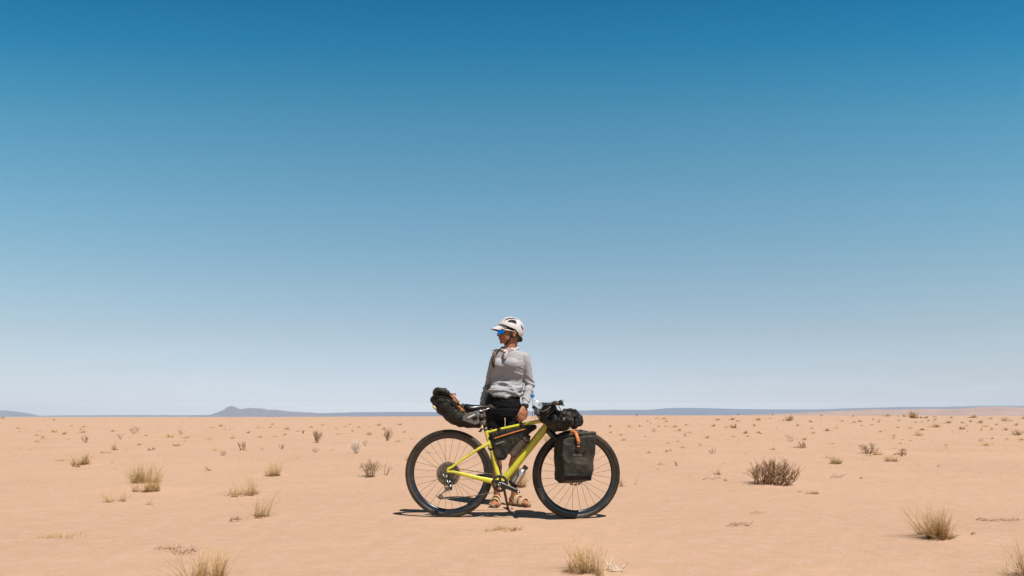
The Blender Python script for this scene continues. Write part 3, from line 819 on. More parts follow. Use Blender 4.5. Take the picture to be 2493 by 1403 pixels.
# dusty wrapped bottle above the down tube
wa = B(1246.5, 1110.5, -0.03); wt = B(1287, 1063.5, -0.03); wd = (wt-wa).normalized(); L = (wt-wa).length
mb = MB(); mb.lathe(wa, wd, BN, [(0.0, 0), (0.029, 0.0), (0.0325, 0.006), (0.0325, L*0.42), (0.0310, L*0.44), (0.0325, L*0.47), (0.032, L*0.86), (0.027, L*0.95), (0.018, L), (0.0, L)], 28)
def dz_(p): return fold(p, 0.004, 18, 60, 3)
o = mb.build('wrapped_bottle', M['wrap'], None, voxel=0.004, sm=2, disp=dz_); rebase(o, wa)
tag(o, 'brown dust-caked wrapped bottle leaning along the top of the down tube', 'bottle')
mb = MB(); mb.lathe(wt-wd*0.006, wd, BN, [(0.0, 0), (0.017, 0), (0.017, 0.018), (0.0, 0.02)], 20); mb.build('cap', M['blackmatte'], o)
mb = MB(); mb.tube([wa+wd*0.16*(L/0.2)+(wd.cross(BN)*math.cos(t)+BN*math.sin(t))*0.034 for t in [2*math.pi*k/20 for k in range(21)]], 0.004, 6); mb.build('strap', M['blackmatte'], o)

# frame bag
poly = [(1193, 1056), (1216, 1050), (1271, 1038), (1302, 1033.5), (1306, 1036), (1306.5, 1043.5), (1293.5, 1052), (1271, 1070), (1249, 1091), (1236, 1109), (1226, 1121), (1218, 1122.5), (1210, 1118.6), (1203.5, 1103.8), (1198, 1080)]
mb = MB(); mb.prism([B(x, y, -0.030) for x, y in poly], -BN*0.060)
def dfb(p):
    k = sst(0.72, 0.60, p.z)
    return fold(p, 0.006+0.006*k, 14, 40, 1, (1.6, 1, 0.7))
fb = mb.build('frame_bag', M['bag'], None, voxel=0.0045, sm=14, disp=dfb); rebase(fb, B(1220, 1085))
tag(fb, 'dark triangular bag strapped inside the frame with an orange zip', 'bag')
mb = MB(); zp = [B(1204.5, 1067.7, -0.036), B(1228, 1060, -0.038), B(1255, 1051.5, -0.038), B(1281, 1044.5, -0.036)]
mb.tube(zp, 0.0050, 8, flat=0.6, up=BN, round_ends=True); mb.build('zip', M['orange'], fb)
mb = MB(); mb.ribbon([B(1203, 1068.3, -0.0345), B(1228, 1060.2, -0.0355), B(1255, 1051.8, -0.0355), B(1283, 1044.2, -0.0345)], UP*0.017, BN*0.003); mb.build('zip_flap', M['blackmatte'], fb)
mb = MB(); mb.tube([B(1208, 1081.5, -0.034), B(1226, 1076, -0.034)], 0.0085, 10, flat=0.25, up=BN, round_ends=True); mb.build('logo_patch', M['greypanel'], fb)
for x, y, w in ((1216, 1048, 9), (1270, 1036.5, 9), (1199.0, 1068, 6)):
    mb = MB()
    if x == 1199.0: mb.tube([B(x-9, y-3), B(x+2, y)], 0.023, 12, flat=1.0)
    else: mb.tube([B(x-w/2, y+1.2), B(x+w/2, y-1.2)], [0.0215, 0.0215], 16, up=BN, flat=1.1)
    mb.build('strap', M['blackmatte'], fb)
mb = MB(); random.seed(3)
mb.tube([B(1283+random.uniform(-1, 21)*1, 1040+random.uniform(-5, 9), -0.035-random.uniform(0, 0.006)) for _ in range(16)], 0.0022, 5); mb.build('cord', M['blackmatte'], fb)

# saddle bag
C_ = lambda px, py, o=0.0: B(px, py, o)
spine = [(1060, 962, .050, .050), (1067, 969, .075, .066), (1079, 981, .094, .080), (1096, 996, .099, .086), (1110, 1009, .089, .084), (1125, 1018, .080, .074), (1143, 1022.5, .070, .058), (1160, 1026, .058, .044), (1173, 1030, .046, .032)]
mb = MB(); secs = []
pts = [C_(a, b) for a, b, _, _ in spine]
for i, (x, y, r, w) in enumerate(spine):
    t = (pts[min(i+1, len(pts)-1)]-pts[max(i-1, 0)]).normalized()
    a = t.cross(BN).normalized()
    secs.append((pts[i], a*r, BN*w))
mb.loft(secs, 32)
mb.ell(C_(1066, 958), (0.045, 0.07, 0.050)); mb.ell(C_(1083, 960), (0.032, 0.06, 0.052)); mb.ell(C_(1056, 974), (0.030, 0.06, 0.035))
mb.tube([C_(1060, 957, -0.06), C_(1070, 950, -0.075), C_(1086, 953, -0.07), C_(1098, 966, -0.06)], [0.018, 0.022, 0.022, 0.016], 10, round_ends=True)
mb.tube([C_(1126, 992), C_(1134, 1000), C_(1142, 1008)], [.03, .04, .04], 10, round_ends=True)
ax_ = (pts[5]-pts[1]).normalized()
def dsb(p):
    d = p-pts[0]; s = d.dot(ax_); k = math.sin(max(0, min(1, s/0.42))*math.pi)
    q = V((s*1.0, d.y*0.6, (d-ax_*s).length*1.0))
    return 0.010*(1-abs(noise.noise(V((s*22+d.y*4, p.y*3, p.z*3))))*2.6-0.4)*(0.35+0.65*k)+fold(p, 0.004, 14, 50, 5)
sb = mb.build('saddle_bag', M['bag'], None, voxel=0.0055, sm=6, disp=dsb); rebase(sb, C_(1110, 1010))
tag(sb, 'bulging black roll-top bag strapped behind the saddle above the rear wheel', 'bag')
mb = MB()
mb.tube([C_(1050, 974, -0.05), C_(1060, 966, -0.088), C_(1074, 967, -0.094), C_(1090, 970, -0.09), C_(1106, 980, -0.085), C_(1119, 993, -0.08), C_(1131, 1004, -0.065)], [0.004, 0.007, 0.008, 0.008, 0.007, 0.007, 0.006], 8, flat=0.5, up=BN); mb.build('roll_seam', M['blackmatte'], sb)
mb = MB()
mb.prism([C_(x, y, -0.070) for x, y in ((1118, 1021.5), (1141, 1004.5), (1162, 1001), (1167, 1030), (1157, 1035))], -BN*0.02)
gp = mb.build('side_panel', M['greypanel'], sb, voxel=0.003, sm=4)
mb = MB(); mb.tube([C_(1140, 1017.5, -0.074), C_(1154, 1010.5, -0.074)], 0.0078, 12, flat=0.3, up=BN, round_ends=True); mb.build('logo_patch', M['white'], gp)
mb = MB(); mb.prism([C_(x, y, -0.0725) for x, y in ((1149, 1018), (1160, 1013), (1164, 1020), (1153, 1025.5))], -BN*0.004); mb.build('patch', M['blackmatte'], gp, smooth=False)
for (x, y) in ((1171, 1012.5), (1176, 1030)):
    mb = MB(); mb.box(C_(x, y, -0.030), V((0.019, 0, -0.002)), BN*0.014, V((0.003, 0, 0.015))); mb.build('buckle', M['greypanel'], sb, bevel=0.003)
    mb = MB(); mb.tube([C_(x-13, y-1, -0.022), C_(x-2, y, -0.045), C_(x+6, y+1, -0.02), C_(x+6, y+1, 0.03), C_(x-8, y, 0.045)], 0.011, 8, flat=0.3, up=BN); mb.build('strap', M['blackmatte'], sb)
mb = MB(); mb.ribbon([C_(1166, 1041, -0.03), C_(1174, 1043, -0.034), C_(1170, 1049, -0.034), C_(1167, 1052, -0.032)], V((0.02, 0, -0.006)), BN*0.004); mb.build('strap', M['blackmatte'], sb)
for pth, w in (([(1096, 962, -.074), (1103, 968, -.082), (1110, 977, -.085), (1113, 983, -.085)], .010), ([(1111, 985, -.086), (1119, 992, -.082), (1125, 998, -.075), (1131, 1001, -.068)], .013), ([(1101, 961, -.070), (1112, 971, -.072), (1117, 980, -.075), (1121, 988, -.078)], .007)):
    mb = MB(); mb.ribbon([C_(*q) for q in pth], V((0.6, 0, 0.5)).normalized()*w, BN*0.004); mb.build('strap', M['orange'], sb)
mb = MB(); random.seed(8)
mb.tube([C_(random.uniform(1092, 1111), random.uniform(957, 968), random.uniform(-0.075, -0.03)) for _ in range(26)], 0.0022, 5); mb.build('cord', M['rope'], sb)
mb = MB(); mb.box(C_(1105, 975, -0.088), V((0.008, 0, -0.008)), BN*0.005, V((0.007, 0, 0.007))); mb.build('buckle', M['greypanel'], sb, bevel=0.002)
mb = MB(); mb.box(C_(1114, 984, -0.088), V((0.008, 0, -0.008)), BN*0.006, V((0.007, 0, 0.007))); mb.build('buckle', M['blackmatte'], sb, bevel=0.002)
mb = MB(); mb.ell(C_(1057.5, 992.5, -0.060), (0.021, 0.012, 0.012), rot=Matrix.Rotation(R(48), 3, 'Y')); mb.build('reflector', M['yprint'], sb)

# front pannier ----------------------------------------------------------
def PL(px, py, n):
    d = V(((px-CX)/F, 1, -(py-HY)/F)); c0 = V((0, 0, CAMZ))
    t = ((fc+FN*n)-c0).dot(FN)/d.dot(FN)
    return c0+d*t
near = [(1371, 1070), (1449, 1062), (1445, 1093), (1444, 1136), (1439, 1160), (1373.5, 1158), (1370, 1110)]
far = [(1347, 1078), (1348, 1104), (1350, 1167), (1360, 1177), (1414, 1176), (1438, 1168), (1452, 1070)]
mb = MB()
mb.hull([PL(x, y, 0.215) for x, y in near]+[PL(x, y, 0.078) for x, y in far]+[PL(1362, 1064, 0.12), PL(1450, 1056, 0.12), PL(1366, 1062, 0.16), PL(1448, 1053, 0.16), PL(1439, 1169, 0.19), PL(1380, 1170, 0.19)])
def dpn(p):
    a = (p-PL(1400, 1100, 0.2)).dot(FN)
    k = sst(-0.03, 0.0, a)
    w = noise.noise(V((p.x*7+p.z*5, p.z*9-p.x*3, 2.0)))*0.010 + 0.005*max(0, 1-abs(noise.noise(V((p.x*8+p.z*9, p.z*11-p.x*9, 4.0))))*3)**2
    return w*(0.4+0.6*k)+fold(p, 0.002, 20, 60, 2)
pn = mb.build('pannier', M['pannier'], None, voxel=0.0045, sm=2, disp=dpn); rebase(pn, PL(1400, 1130, 0.15))
tag(pn, 'large dusty black pannier with orange buckle strap hanging over the front wheel', 'pannier')
mb = MB(); mb.tube([PL(1364, 1066, 0.165), PL(1383, 1059.5, 0.175), PL(1410, 1057, 0.18), PL(1447, 1055, 0.175)], [0.013, 0.017, 0.018, 0.016], 14, flat=1.0, round_ends=True)
def dr_(p): return fold(p, 0.006, 24, 60, 4)
mb.build('roll_top', M['pannier'], pn, voxel=0.005, sm=3, disp=dr_)
mb = MB(); mb.hull([PL(x, y, n) for x, y, n in ((1374, 1157, .221), (1440, 1156.5, .221), (1439.5, 1167.5, .205), (1382, 1169.5, .205), (1374, 1161, .218), (1380, 1160, .1), (1438, 1160, .1), (1436, 1169, .1), (1386, 1170, .1))])
mb.build('base', M['blackmatte'], pn, voxel=0.005, sm=3)
st = [PL(1396, 1053.5, .175), PL(1401, 1052.5, .197), PL(1403.5, 1058, .212), PL(1406, 1066, .228), PL(1408, 1074, .230), PL(1408.5, 1080, .228)]
mb = MB(); mb.ribbon(st, FU*0.025, FN*0.004); mb.build('strap', M['orange'], pn)
mb = MB(); mb.tube([PL(1390, 1052, .17), PL(1395, 1050.5, .185), PL(1402, 1052, .195)], [.010, .013, .009], 8, round_ends=True); mb.build('strap_knot', M['orange'], pn, sm=1)
mb = MB(); mb.box(PL(1408, 1084, .228), FU*0.014, FN*0.006, UP*0.013); mb.box(PL(1407.3, 1093, .226), FU*0.0165, FN*0.005, UP*0.016)
bk = mb.build('buckle', M['black'], pn, bevel=0.004)
mb = MB(); mb.box(PL(1408, 1087.5, .236), FU*0.0125, FN*0.002, UP*0.0042); mb.build('strap', M['orange'], pn)
snap(text_mesh('ORTLIEB', 0.019, FU, UP, PL(1407.5, 1108, .2295)), pn, FN, PL(1407.5, 1108, .2295), 0.0025).build('logo', M['print'], pn, smooth=False)
mb = MB(); mb.tube([PL(1411, 1056, .12), PL(1412, 1048, .12), PL(1415, 1046, .12), PL(1418, 1056, .12)], 0.005, 8); mb.build('handle', M['blackmatte'], pn)
mb = MB(); mb.ribbon([PL(1362, 1119, .135), PL(1361.5, 1128, .135), PL(1362, 1136, .135)], V((0.5, -0.8, 0)).normalized()*0.012, V((-1, -0.3, 0)).normalized()*0.003); mb.build('reflective_tab', M['greypanel'], pn)
mb = MB(); mb.ribbon([PL(1446, 1089, .2), PL(1446.5, 1101, .2)], FN*0.03, FU*0.006); mb.build('side_clip', M['black'], pn)

# handlebar roll ------------------------------------------------------------
def rollend(px, py, Y): return at(px, py, Y)
RA = V((-0.10, 1, 0)).normalized()      # roll axis, pointing away from the camera
e0 = at(1374, 1025, 5.66)
mb = MB(); secs = []
A, Bv = V((1, 0.1, 0)).normalized(), V((0, 0, 1))
for t, k in ((0, 0.45), (0.006, 0.72), (0.02, 0.92), (0.05, 1.0), (0.2, 1.04), (0.38, 1.0), (0.42, 0.9), (0.44, 0.6)):
    secs.append((e0+RA*t, A*0.080*k, Bv*0.072*k))
mb.loft(secs, 32)
mb.tube([e0+V((-0.05, 0.0, 0.012)), e0+V((-0.02, -0.012, -0.014)), e0+V((0.02, -0.014, 0.012)), e0+V((0.055, 0.0, -0.006))], [0.012, 0.02, 0.02, 0.012], 10, round_ends=True)
mb.ell(e0+V((-0.05, 0.12, -0.005)), (0.092, 0.15, 0.085)); mb.ell(e0+V((-0.02, 0.06, 0.052)), (0.062, 0.09, 0.034)); mb.ell(e0+V((0.045, 0.09, 0.045)), (0.06, 0.09, 0.034))
def dhr(p):
    return 0.013*(1-abs(noise.noise(V((p.x*13, p.y*5, p.z*17+3))))*2.6-0.5)+fold(p, 0.003, 26, 60, 6)
hr = mb.build('handlebar_roll', M['bagdark'], None, voxel=0.0055, sm=3, disp=dhr); rebase(hr, e0+RA*0.2)
tag(hr, 'crumpled black roll bag strapped across the handlebar, its end facing out', 'bag')
for t in (0.06, 0.13):
    mb = MB(); mb.tube([e0+RA*t+(A*math.cos(q)*0.086+Bv*math.sin(q)*0.079) for q in [2*math.pi*k/24 for k in range(25)]], 0.007, 6, flat=0.4); mb.build('strap', M['blackmatte'], hr)
mb = MB(); mb.box(e0+V((-0.004, -0.022, 0.016)), V((0.009, 0, 0.002)), V((0, 0.004, 0)), V((0, 0, 0.013))); mb.build('buckle', M['greypanel'], hr, bevel=0.002)
mb = MB(); mb.ribbon([at(1366, 1000, 5.68), at(1366.5, 1010, 5.645), at(1366, 1021, 5.63)], V((0.014, 0, 0)), V((0, 0.004, 0))); mb.build('strap', M['blackmatte'], hr)
mb = MB(); mb.tube([at(1376, 1003, 5.66), at(1388, 1011, 5.655), at(1396, 1022, 5.65), at(1395, 1034, 5.65), at(1391, 1042, 5.67)], 0.0032, 6, flat=0.5); mb.build('piping', M['greypanel'], hr)
# pouch in front of the roll
p0_ = at(1407, 1025, 5.74)
mb = MB(); secs = []
for t, k in ((0, 0.5), (0.008, 0.8), (0.025, 0.96), (0.06, 1.0), (0.22, 1.0), (0.26, 0.8), (0.27, 0.4)):
    secs.append((p0_+RA*t, A*0.047*k, Bv*0.066*k))
mb.loft(secs, 28); mb.tube([at(1376, 999, 5.74), at(1388, 998, 5.73), at(1402, 1008, 5.74)], [0.02, 0.026, 0.022], 10, round_ends=True)
mb.ell(at(1388, 1008, 5.80), (0.07, 0.09, 0.035))
def dpo(p): return 0.012*(1-abs(noise.noise(V((p.x*8, p.y*5, p.z*22+9))))*2.6-0.5)+fold(p, 0.002, 30, 80, 8)
po = mb.build('front_pouch', M['bagdark'], None, voxel=0.005, sm=3, disp=dpo); rebase(po, p0_)
tag(po, 'small black pouch fixed ahead of the crumpled handlebar roll', 'bag')
mb = MB(); mb.box(at(1400, 1000, 5.74), V((0.012, 0, -0.005)), V((0, 0.012, 0)), V((0.004, 0, 0.01))); mb.tube([at(1396, 1004, 5.73), at(1401, 997, 5.73), at(1404, 1006, 5.73)], 0.005, 6); mb.build('buckle', M['black'], po, bevel=0.003)
mb = MB(); mb.tube([at(1390, 1005, 5.72), at(1404, 1016, 5.70), at(1409, 1026, 5.71)], 0.0035, 5); mb.build('strap', M['blackmatte'], po)
# stem bags
def stembag(top, bot, r, lab, seed, Yo):
    a, b = at(*top, Yo), at(*bot, Yo+0.02); d = (b-a)
    mb = MB(); mb.tube([a, a+d*0.15, a+d*0.5, a+d*0.85, b], [r*0.95, r*1.02, r, r*0.85, r*0.6], 24)
    mb.tube([a+V((r*0.95*math.cos(t), r*0.9*math.sin(t), 0.006+0.014*math.sin(t*2+seed))) for t in [2*math.pi*k/22 for k in range(23)]], 0.010, 8)
    mb.tube([a+V((-r*0.6, -r*0.8, -0.03)), a+V((0, -r, -0.055)), a+V((r*0.8, -r*0.6, -0.03))], 0.014, 8, round_ends=True)
    def dd(p): return 0.010*(1-abs(noise.noise(V((p.x*13+seed, p.y*13, p.z*9))))*2.6-0.5)
    o = mb.build('stem_bag', M['bagdark'], None, voxel=0.005, sm=3, disp=dd); rebase(o, b)
    tag(o, lab, 'bag', 'bucket bags beside the stem')
    mb = MB(); q = a+V((-r*0.9, -0.02, -0.01))
    mb.tube([q, q+V((-0.014, -0.006, -0.02)), q+V((-0.010, -0.004, -0.045)), q+V((-0.016, -0.004, -0.062))], 0.002, 5)
    mb.tube([q+V((0.004, 0, 0)), q+V((0.006, -0.006, -0.03)), q+V((0.010, -0.004, -0.075))], 0.002, 5)
    mb.build('cord', M['blackmatte'], o)
    return o
sb1 = stembag((1315, 996), (1340, 1031), 0.058, 'black mesh stem bag holding the clear plastic bottle', 1.0, 5.86)
sb2 = stembag((1337, 992), (1345, 1036), 0.058, 'black bucket bag between the bottle holder and the crumpled roll', 4.0, 5.76)
mb = MB(); mb.ribbon([at(1330, 1015, 5.695), at(1340, 1006, 5.69), at(1348, 1000, 5.69)], V((0.008, 0, 0.012)), V((0, 0.004, 0))); mb.build('strap', M['greypanel'], sb2)
mb = MB(); mb.tube([at(1314, 1000, 5.70), at(1322, 1002, 5.695), at(1334, 996, 5.695), at(1341, 990, 5.70)], 0.003, 6); mb.build('piping', M['greypanel'], sb2)
# plastic bottle
ct = at(1295.3, 961.5, 5.86); cb = at(1320, 1013, 5.86); ud = (cb-ct).normalized()
mb = MB(); prof = [(0.0125, 0.022), (0.0125, 0.030), (0.019, 0.042), (0.033, 0.062), (0.0425, 0.085), (0.0435, 0.105), (0.0415, 0.118), (0.0435, 0.128), (0.0415, 0.14), (0.0435, 0.15), (0.0435, 0.19), (0.03, 0.20), (0.0, 0.198)]
mb.lathe(ct, ud, BN, prof, 32)
pb = mb.build('plastic_bottle', M['pet'], None); rebase(pb, cb)
tag(pb, 'clear crinkled plastic water bottle with blue cap standing in the stem bag', 'bottle')
mb = MB(); mb.lathe(ct-ud*0.004, ud, BN, [(0.0, 0), (0.0150, 0.0), (0.0158, 0.003), (0.0158, 0.020), (0.0165, 0.023), (0.0165, 0.027), (0.0, 0.027)], 24); mb.build('cap', M['bluecap'], pb, auto=40)

# stick propping the bicycle
mb = MB(); g0 = at(1237.5, 1239.5, 6.49)
g0.z = G(g0.x, g0.y)-0.004
tp = at(1196, 1046, 6.10)
mb.tube([g0, g0.lerp(tp, 0.25)+V((0.002, 0, 0)), g0.lerp(tp, 0.6)+V((-0.003, 0, 0)), tp], [0.0105, 0.0125, 0.0125, 0.0115], 10, round_ends=True)
mb.tube([g0.lerp(tp, 0.6), g0.lerp(tp, 0.615)+V((0.016, -0.006, 0.006))], [0.006, 0.003], 6)
o = mb.build('wooden_stick', M['wood'], None, sm=1); rebase(o, g0)
tag(o, 'thin reddish brown stick propping up the bicycle behind its crank', 'stick')
# ================================================================ rider
YP = 6.75
def Q(px, py, dy=0.0): return at(px, py, YP+dy)
feet = Q(1232, 1231); feet.z = G(feet.x, feet.y)
person = empty('person', feet, 'person in pale grey long-sleeved shirt and white helmet standing behind the bicycle, looking left', 'person')
PHI = R(24)
BF = V((-math.sin(PHI), -math.cos(PHI), 0))     # the way the chest faces
BS = V((math.cos(PHI), -math.sin(PHI), 0))      # towards the photograph's right shoulder
# torso sections: px, py, half width, half depth, forward shift
TS = [(1239, 850, .050, .050, 0), (1240, 855.5, .092, .060, 0), (1241, 859.5, .132, .068, 0), (1241.5, 867, .158, .082, 0), (1241, 880, .160, .096, .004), (1240, 893, .156, .108, .012), (1238, 906, .147, .096, .004),
      (1235, 922, .136, .074, -.014), (1231, 940, .130, .076, -.012), (1228, 955, .136, .094, -.002), (1226, 970, .150, .108, 0), (1224.5, 987, .163, .118, -.006), (1224, 1002, .166, .122, -.008), (1224, 1014, .150, .112, 0), (1224, 1024, .09, .09, 0)]
def sec(i, infl=0.0, py=None):
    x, y, a, b, f = TS[i]
    return (Q(x, y if py is None else py)+BF*f, BS*(a+infl), BF*(b+infl))
body = MB()
body.loft([sec(i) for i in range(len(TS))], 32)
# neck and head frame
HC = Q(1243, 803)
hy = R(14)
HF = V((-math.cos(hy), -math.sin(hy), 0)); HS = V((math.sin(hy), -math.cos(hy), 0)); HU = V((0, 0, 1))
HM = Matrix((HF, HS, HU)).transposed()
def H(f, s, u): return HC+HF*f+HS*s+HU*u
body.tube([Q(1239.5, 862), Q(1240, 852), Q(1243, 838), H(-.020, 0, -.06)], [.072, .058, .052, .056], 20)
body.tube([H(-.05, -.03, -.08), Q(1246, 850, .03)], [.035, .04], 14)
def he(c, r): body.ell(H(*c), r, rot=HM, n=20, m=16)
he((0, 0, .008), (.096, .076, .088)); he((.030, 0, -.040), (.074, .064, .078)); he((.040, 0, -.095), (.060, .050, .040))
he((.086, 0, -.117), (.020, .021, .018)); he((.070, 0, -.112), (.026, .034, .020)); he((.086, 0, -.086), (.022, .028, .026)); he((.092, 0, .002), (.016, .050, .013))
for s in (-1, 1):
    he((.060, s*.034, -.056), (.034, .028, .034)); he((.022, s*.046, -.080), (.050, .018, .040))
    he((-.018, s*.074, -.044), (.020, .008, .031)); he((-.014, s*.078, -.066), (.010, .007, .012)); he((-.026, s*.080, -.036), (.011, .005, .020))
body.tube([H(.098, 0, -.012), H(.112, 0, -.034), H(.122, 0, -.052)], [.009, .0115, .0125], 12, round_ends=True)
for s in (-1, 1): he((.112, s*.011, -.057), (.012, .009, .008))
he((.105, 0, -.077), (.012, .021, .0065)); he((.101, 0, -.092), (.012, .020, .0070))
# arms -------------------------------------------------------------
sL = Q(1241.5, 875)+BS*0.150; eL = Q(1288.5, 938, -0.02); wL = Q(1277.5, 989, -0.17)
sR = Q(1241.5, 875)-BS*0.148; eR = Q(1190.5, 938, 0.17); wR = Q(1176, 985, 0.06)
for s, e, w in ((sL, eL, wL), (sR, eR, wR)):
    body.tube([s, s.lerp(e, .3), s.lerp(e, .7), e, e.lerp(w, .25), e.lerp(w, .7), w], [.050, .043, .038, .035, .036, .029, .023], 16, round_ends=True)
# hands
def hand(w, dirn, palm_n, thumb_s, curl):
    d = V(dirn).normalized(); nn = (V(palm_n)-d*V(palm_n).dot(d)).normalized(); sd_ = d.cross(nn).normalized()*thumb_s
    body.tube([w-d*0.02, w+d*0.015], [.024, .024], 12, flat=.85, up=nn)
    body.loft([(w+d*0.0, sd_*.023, nn*.018), (w+d*0.03, sd_*.033, nn*.017), (w+d*0.06, sd_*.040, nn*.016), (w+d*0.088, sd_*.040, nn*.013), (w+d*0.098, sd_*.034, nn*.009)], 18)
    L = [.070, .078, .073, .057]
    for k in range(4):
        off = (1.5-k)*.0205
        b = w+d*(.088 if k in (1, 2) else .082)+sd_*off
        c = curl*(1+0.18*k); l = L[k]
        q1 = b+(d*math.cos(c*.5)+nn*math.sin(c*.5)+sd_*off*1.2)*l*.45
        q2 = q1+(d*math.cos(c*1.3)+nn*math.sin(c*1.3))*l*.32
        q3 = q2+(d*math.cos(c*2.0)+nn*math.sin(c*2.0))*l*.25
        body.tube([b-d*.012, b, b.lerp(q1, .5), q1, q2, q3], [.0095, .0098, .0088, .0092, .0082, .0070], 10, round_ends=True)
        body.ell(b, (.0108, .0108, .0108))
    t0 = w+d*.022+sd_*.024; t1 = t0+d*.026+sd_*.026+nn*.008; t2 = t1+d*.030+sd_*.010+nn*.010; t3 = t2+d*.022-sd_*.002+nn*.008
    body.tube([t0-sd_*.01, t0, t1, t2, t3], [.015, .0155, .0125, .0105, .0085], 10, round_ends=True)
# fingers hang just behind the top tube
hand(wL, Q(1267, 1022, -.24)-wL, V((-0.4, 0.75, 0.0)), 1, 0.30)
hand(wR, V((-.05, -.02, -1)), V((1, .3, 0)), 1, 0.45)
# legs -------------------------------------------------------------
hL, kL, aL = Q(1241, 1000, .0), Q(1257, 1100, -.03), Q(1252, 1206, .02)
hR, kR, aR = Q(1207, 1002, .01), Q(1207, 1102, -.02), Q(1210, 1206, .03)
def sole(px, py, dy=0): 
    p = Q(px, py, dy); p.z = G(p.x, p.y); return p
for h_, k, a, fd, ls in ((hL, kL, aL, V((.72, -.69, 0)).normalized(), 1), (hR, kR, aR, V((-.16, -.99, 0)).normalized(), -1)):
    body.tube([h_+V((0, 0, .04)), h_.lerp(k, .3), h_.lerp(k, .7), k], [.088, .078, .060, .054], 20)
    cb_ = -fd*.022
    body.tube([k, k.lerp(a, .12), k.lerp(a, .32)+cb_, k.lerp(a, .55)+cb_*.6, k.lerp(a, .85), a], [.054, .050, .053, .043, .030, .031], 20)
    g = G(a.x, a.y)
    a = V((a.x, a.y, g+.095)); A2 = a
    sd2 = V((-fd.y, fd.x, 0))
    z = lambda p, h: V((p.x, p.y, g+h))
    body.tube([k.lerp(a, .85), z(a, .075)], [.030, .034], 16)
    body.tube([z(a-fd*.035, .056), z(a+fd*.02, .066), z(a+fd*.075, .056), z(a+fd*.125, .044), z(a+fd*.158, .038)], [.028, .033, .032, .026, .018], 16, round_ends=True)
    body.tube([z(a+fd*.09+sd2*.018, .042), z(a+fd*.15+sd2*.018, .036)], [.026, .018], 12, round_ends=True)
    body.tube([z(a+fd*.09-sd2*.018, .042), z(a+fd*.145-sd2*.02, .036)], [.026, .018], 12, round_ends=True)
    for j in range(5):
        o = (j-2)*.0185*ls; L = (.05, .045, .040, .034, .028)[j]
        r = (.0125, .0095, .009, .0085, .008)[j]
        body.tube([z(a+fd*.14+sd2*o, .036), z(a+fd*(.145+L*.6)+sd2*o, .036), z(a+fd*(.145+L)+sd2*o*1.05, .031)], [r, r, r*.95], 8, round_ends=True)
    # sandal
    sm = MB()
    F0 = lambda f, s: a+fd*f+sd2*s
    outl = [(-.065, -.018), (-.070, 0), (-.065, .018), (-.04, .032), (.03, .033), (.09, .044), (.14, .048), (.185, .036), (.203, .010), (.200, -.012), (.18, -.034), (.13, -.045), (.07, -.038), (0, -.031), (-.04, -.030)]
    sm.prism([z(F0(f, s), .006) for f, s in outl], V((0, 0, .022)))
    so_ = sm.build('sandal', M['sole'], person, bevel=.004)
    if ls == 1: so_['label'] = 'tan strapped sandal pointing towards the front wheel'
    ft = MB(); ft.prism([z(F0(f*.98, s*.94), .0275) for f, s in outl], V((0, 0, .006))); ft.build('footbed', M['sandal'], so_)
    for (f, hh, w) in ((.118, .044, .046), (.052, .066, .044), (-.012, .075, .026)):
        pts = [z(F0(f, s*.050), .028+max(0, (1-abs(s)**3.6))*(hh+.006)) for s in (-1.0, -.9, -.65, -.3, 0, .3, .65, .9, 1.0)]
        if f < 0:
            pts = [z(a+fd*(-.045-.0*1)*1.0*math.cos(t)*1.0+sd2*.040*math.sin(t), .085) for t in [R(q) for q in range(-150, 151, 25)]]
            st_ = MB(); st_.ribbon([z(a+fd*.03+sd2*-.036, .032)]+pts[::-1][-4:][::-1][:0]+[z(a-fd*.030*math.cos(t)-fd*.010+sd2*.036*math.sin(t), .075+.008*math.cos(t)) for t in [R(q) for q in range(-100, 101, 20)]]+[z(a+fd*.03+sd2*.036, .032)], V((0, 0, .018)), fd*.004)
        else:
            st_ = MB(); st_.ribbon(pts, fd*w, V((0, 0, .005)))
        st_.build('strap', M['sandal'], so_, bevel=.0015)
bo = body.build('body', M['skin'], person, voxel=0.0042, sm=3)
# mouth
mb = MB()
for u in (-.0795, -.0925): mb.ell(H(.1085 if u > -.09 else .105, .002, u), (.0085, .0165, .0042), rot=HM, n=12, m=8)
mb.build('lips', M['lip'], bo)
mb = MB(); mb.ell(H(.1075, .005, -.0862), (.007, .014, .0022), rot=HM, n=12, m=8); mb.build('teeth', M['teeth'], bo)

# trousers ------------------------------------------------------------
tr = MB()
tr.loft([sec(9, .012, 953)]+[sec(i, .012) for i in (10, 11, 12, 13, 14)], 32)
for h_, k in ((hL, kL), (hR, kR)):
    kk = h_.lerp(k, .93)
    tr.tube([h_+V((0, 0, .03)), h_.lerp(k, .3), h_.lerp(k, .7), kk], [.101, .092, .076, .070], 24)
def dtr(p): return 0.004*noise.noise(V((p.x*12, p.y*12, p.z*26)))+0.003*(1-abs(noise.noise(V((p.x*8, p.y*8, p.z*30))))*3)
tro = tr.build('trousers', M['pants'], person, voxel=0.006, sm=3, disp=dtr)
mb = MB(); mb.tube([Q(1229.3, 1019, -.135), Q(1229.6, 1030, -.14), Q(1229.0, 1045, -.14)], [.005, .004, .0055], 8, round_ends=True); mb.ell(Q(1229.3, 1020, -.137), (.007, .006, .008)); mb.build('drawcord', M['cord'], tro)

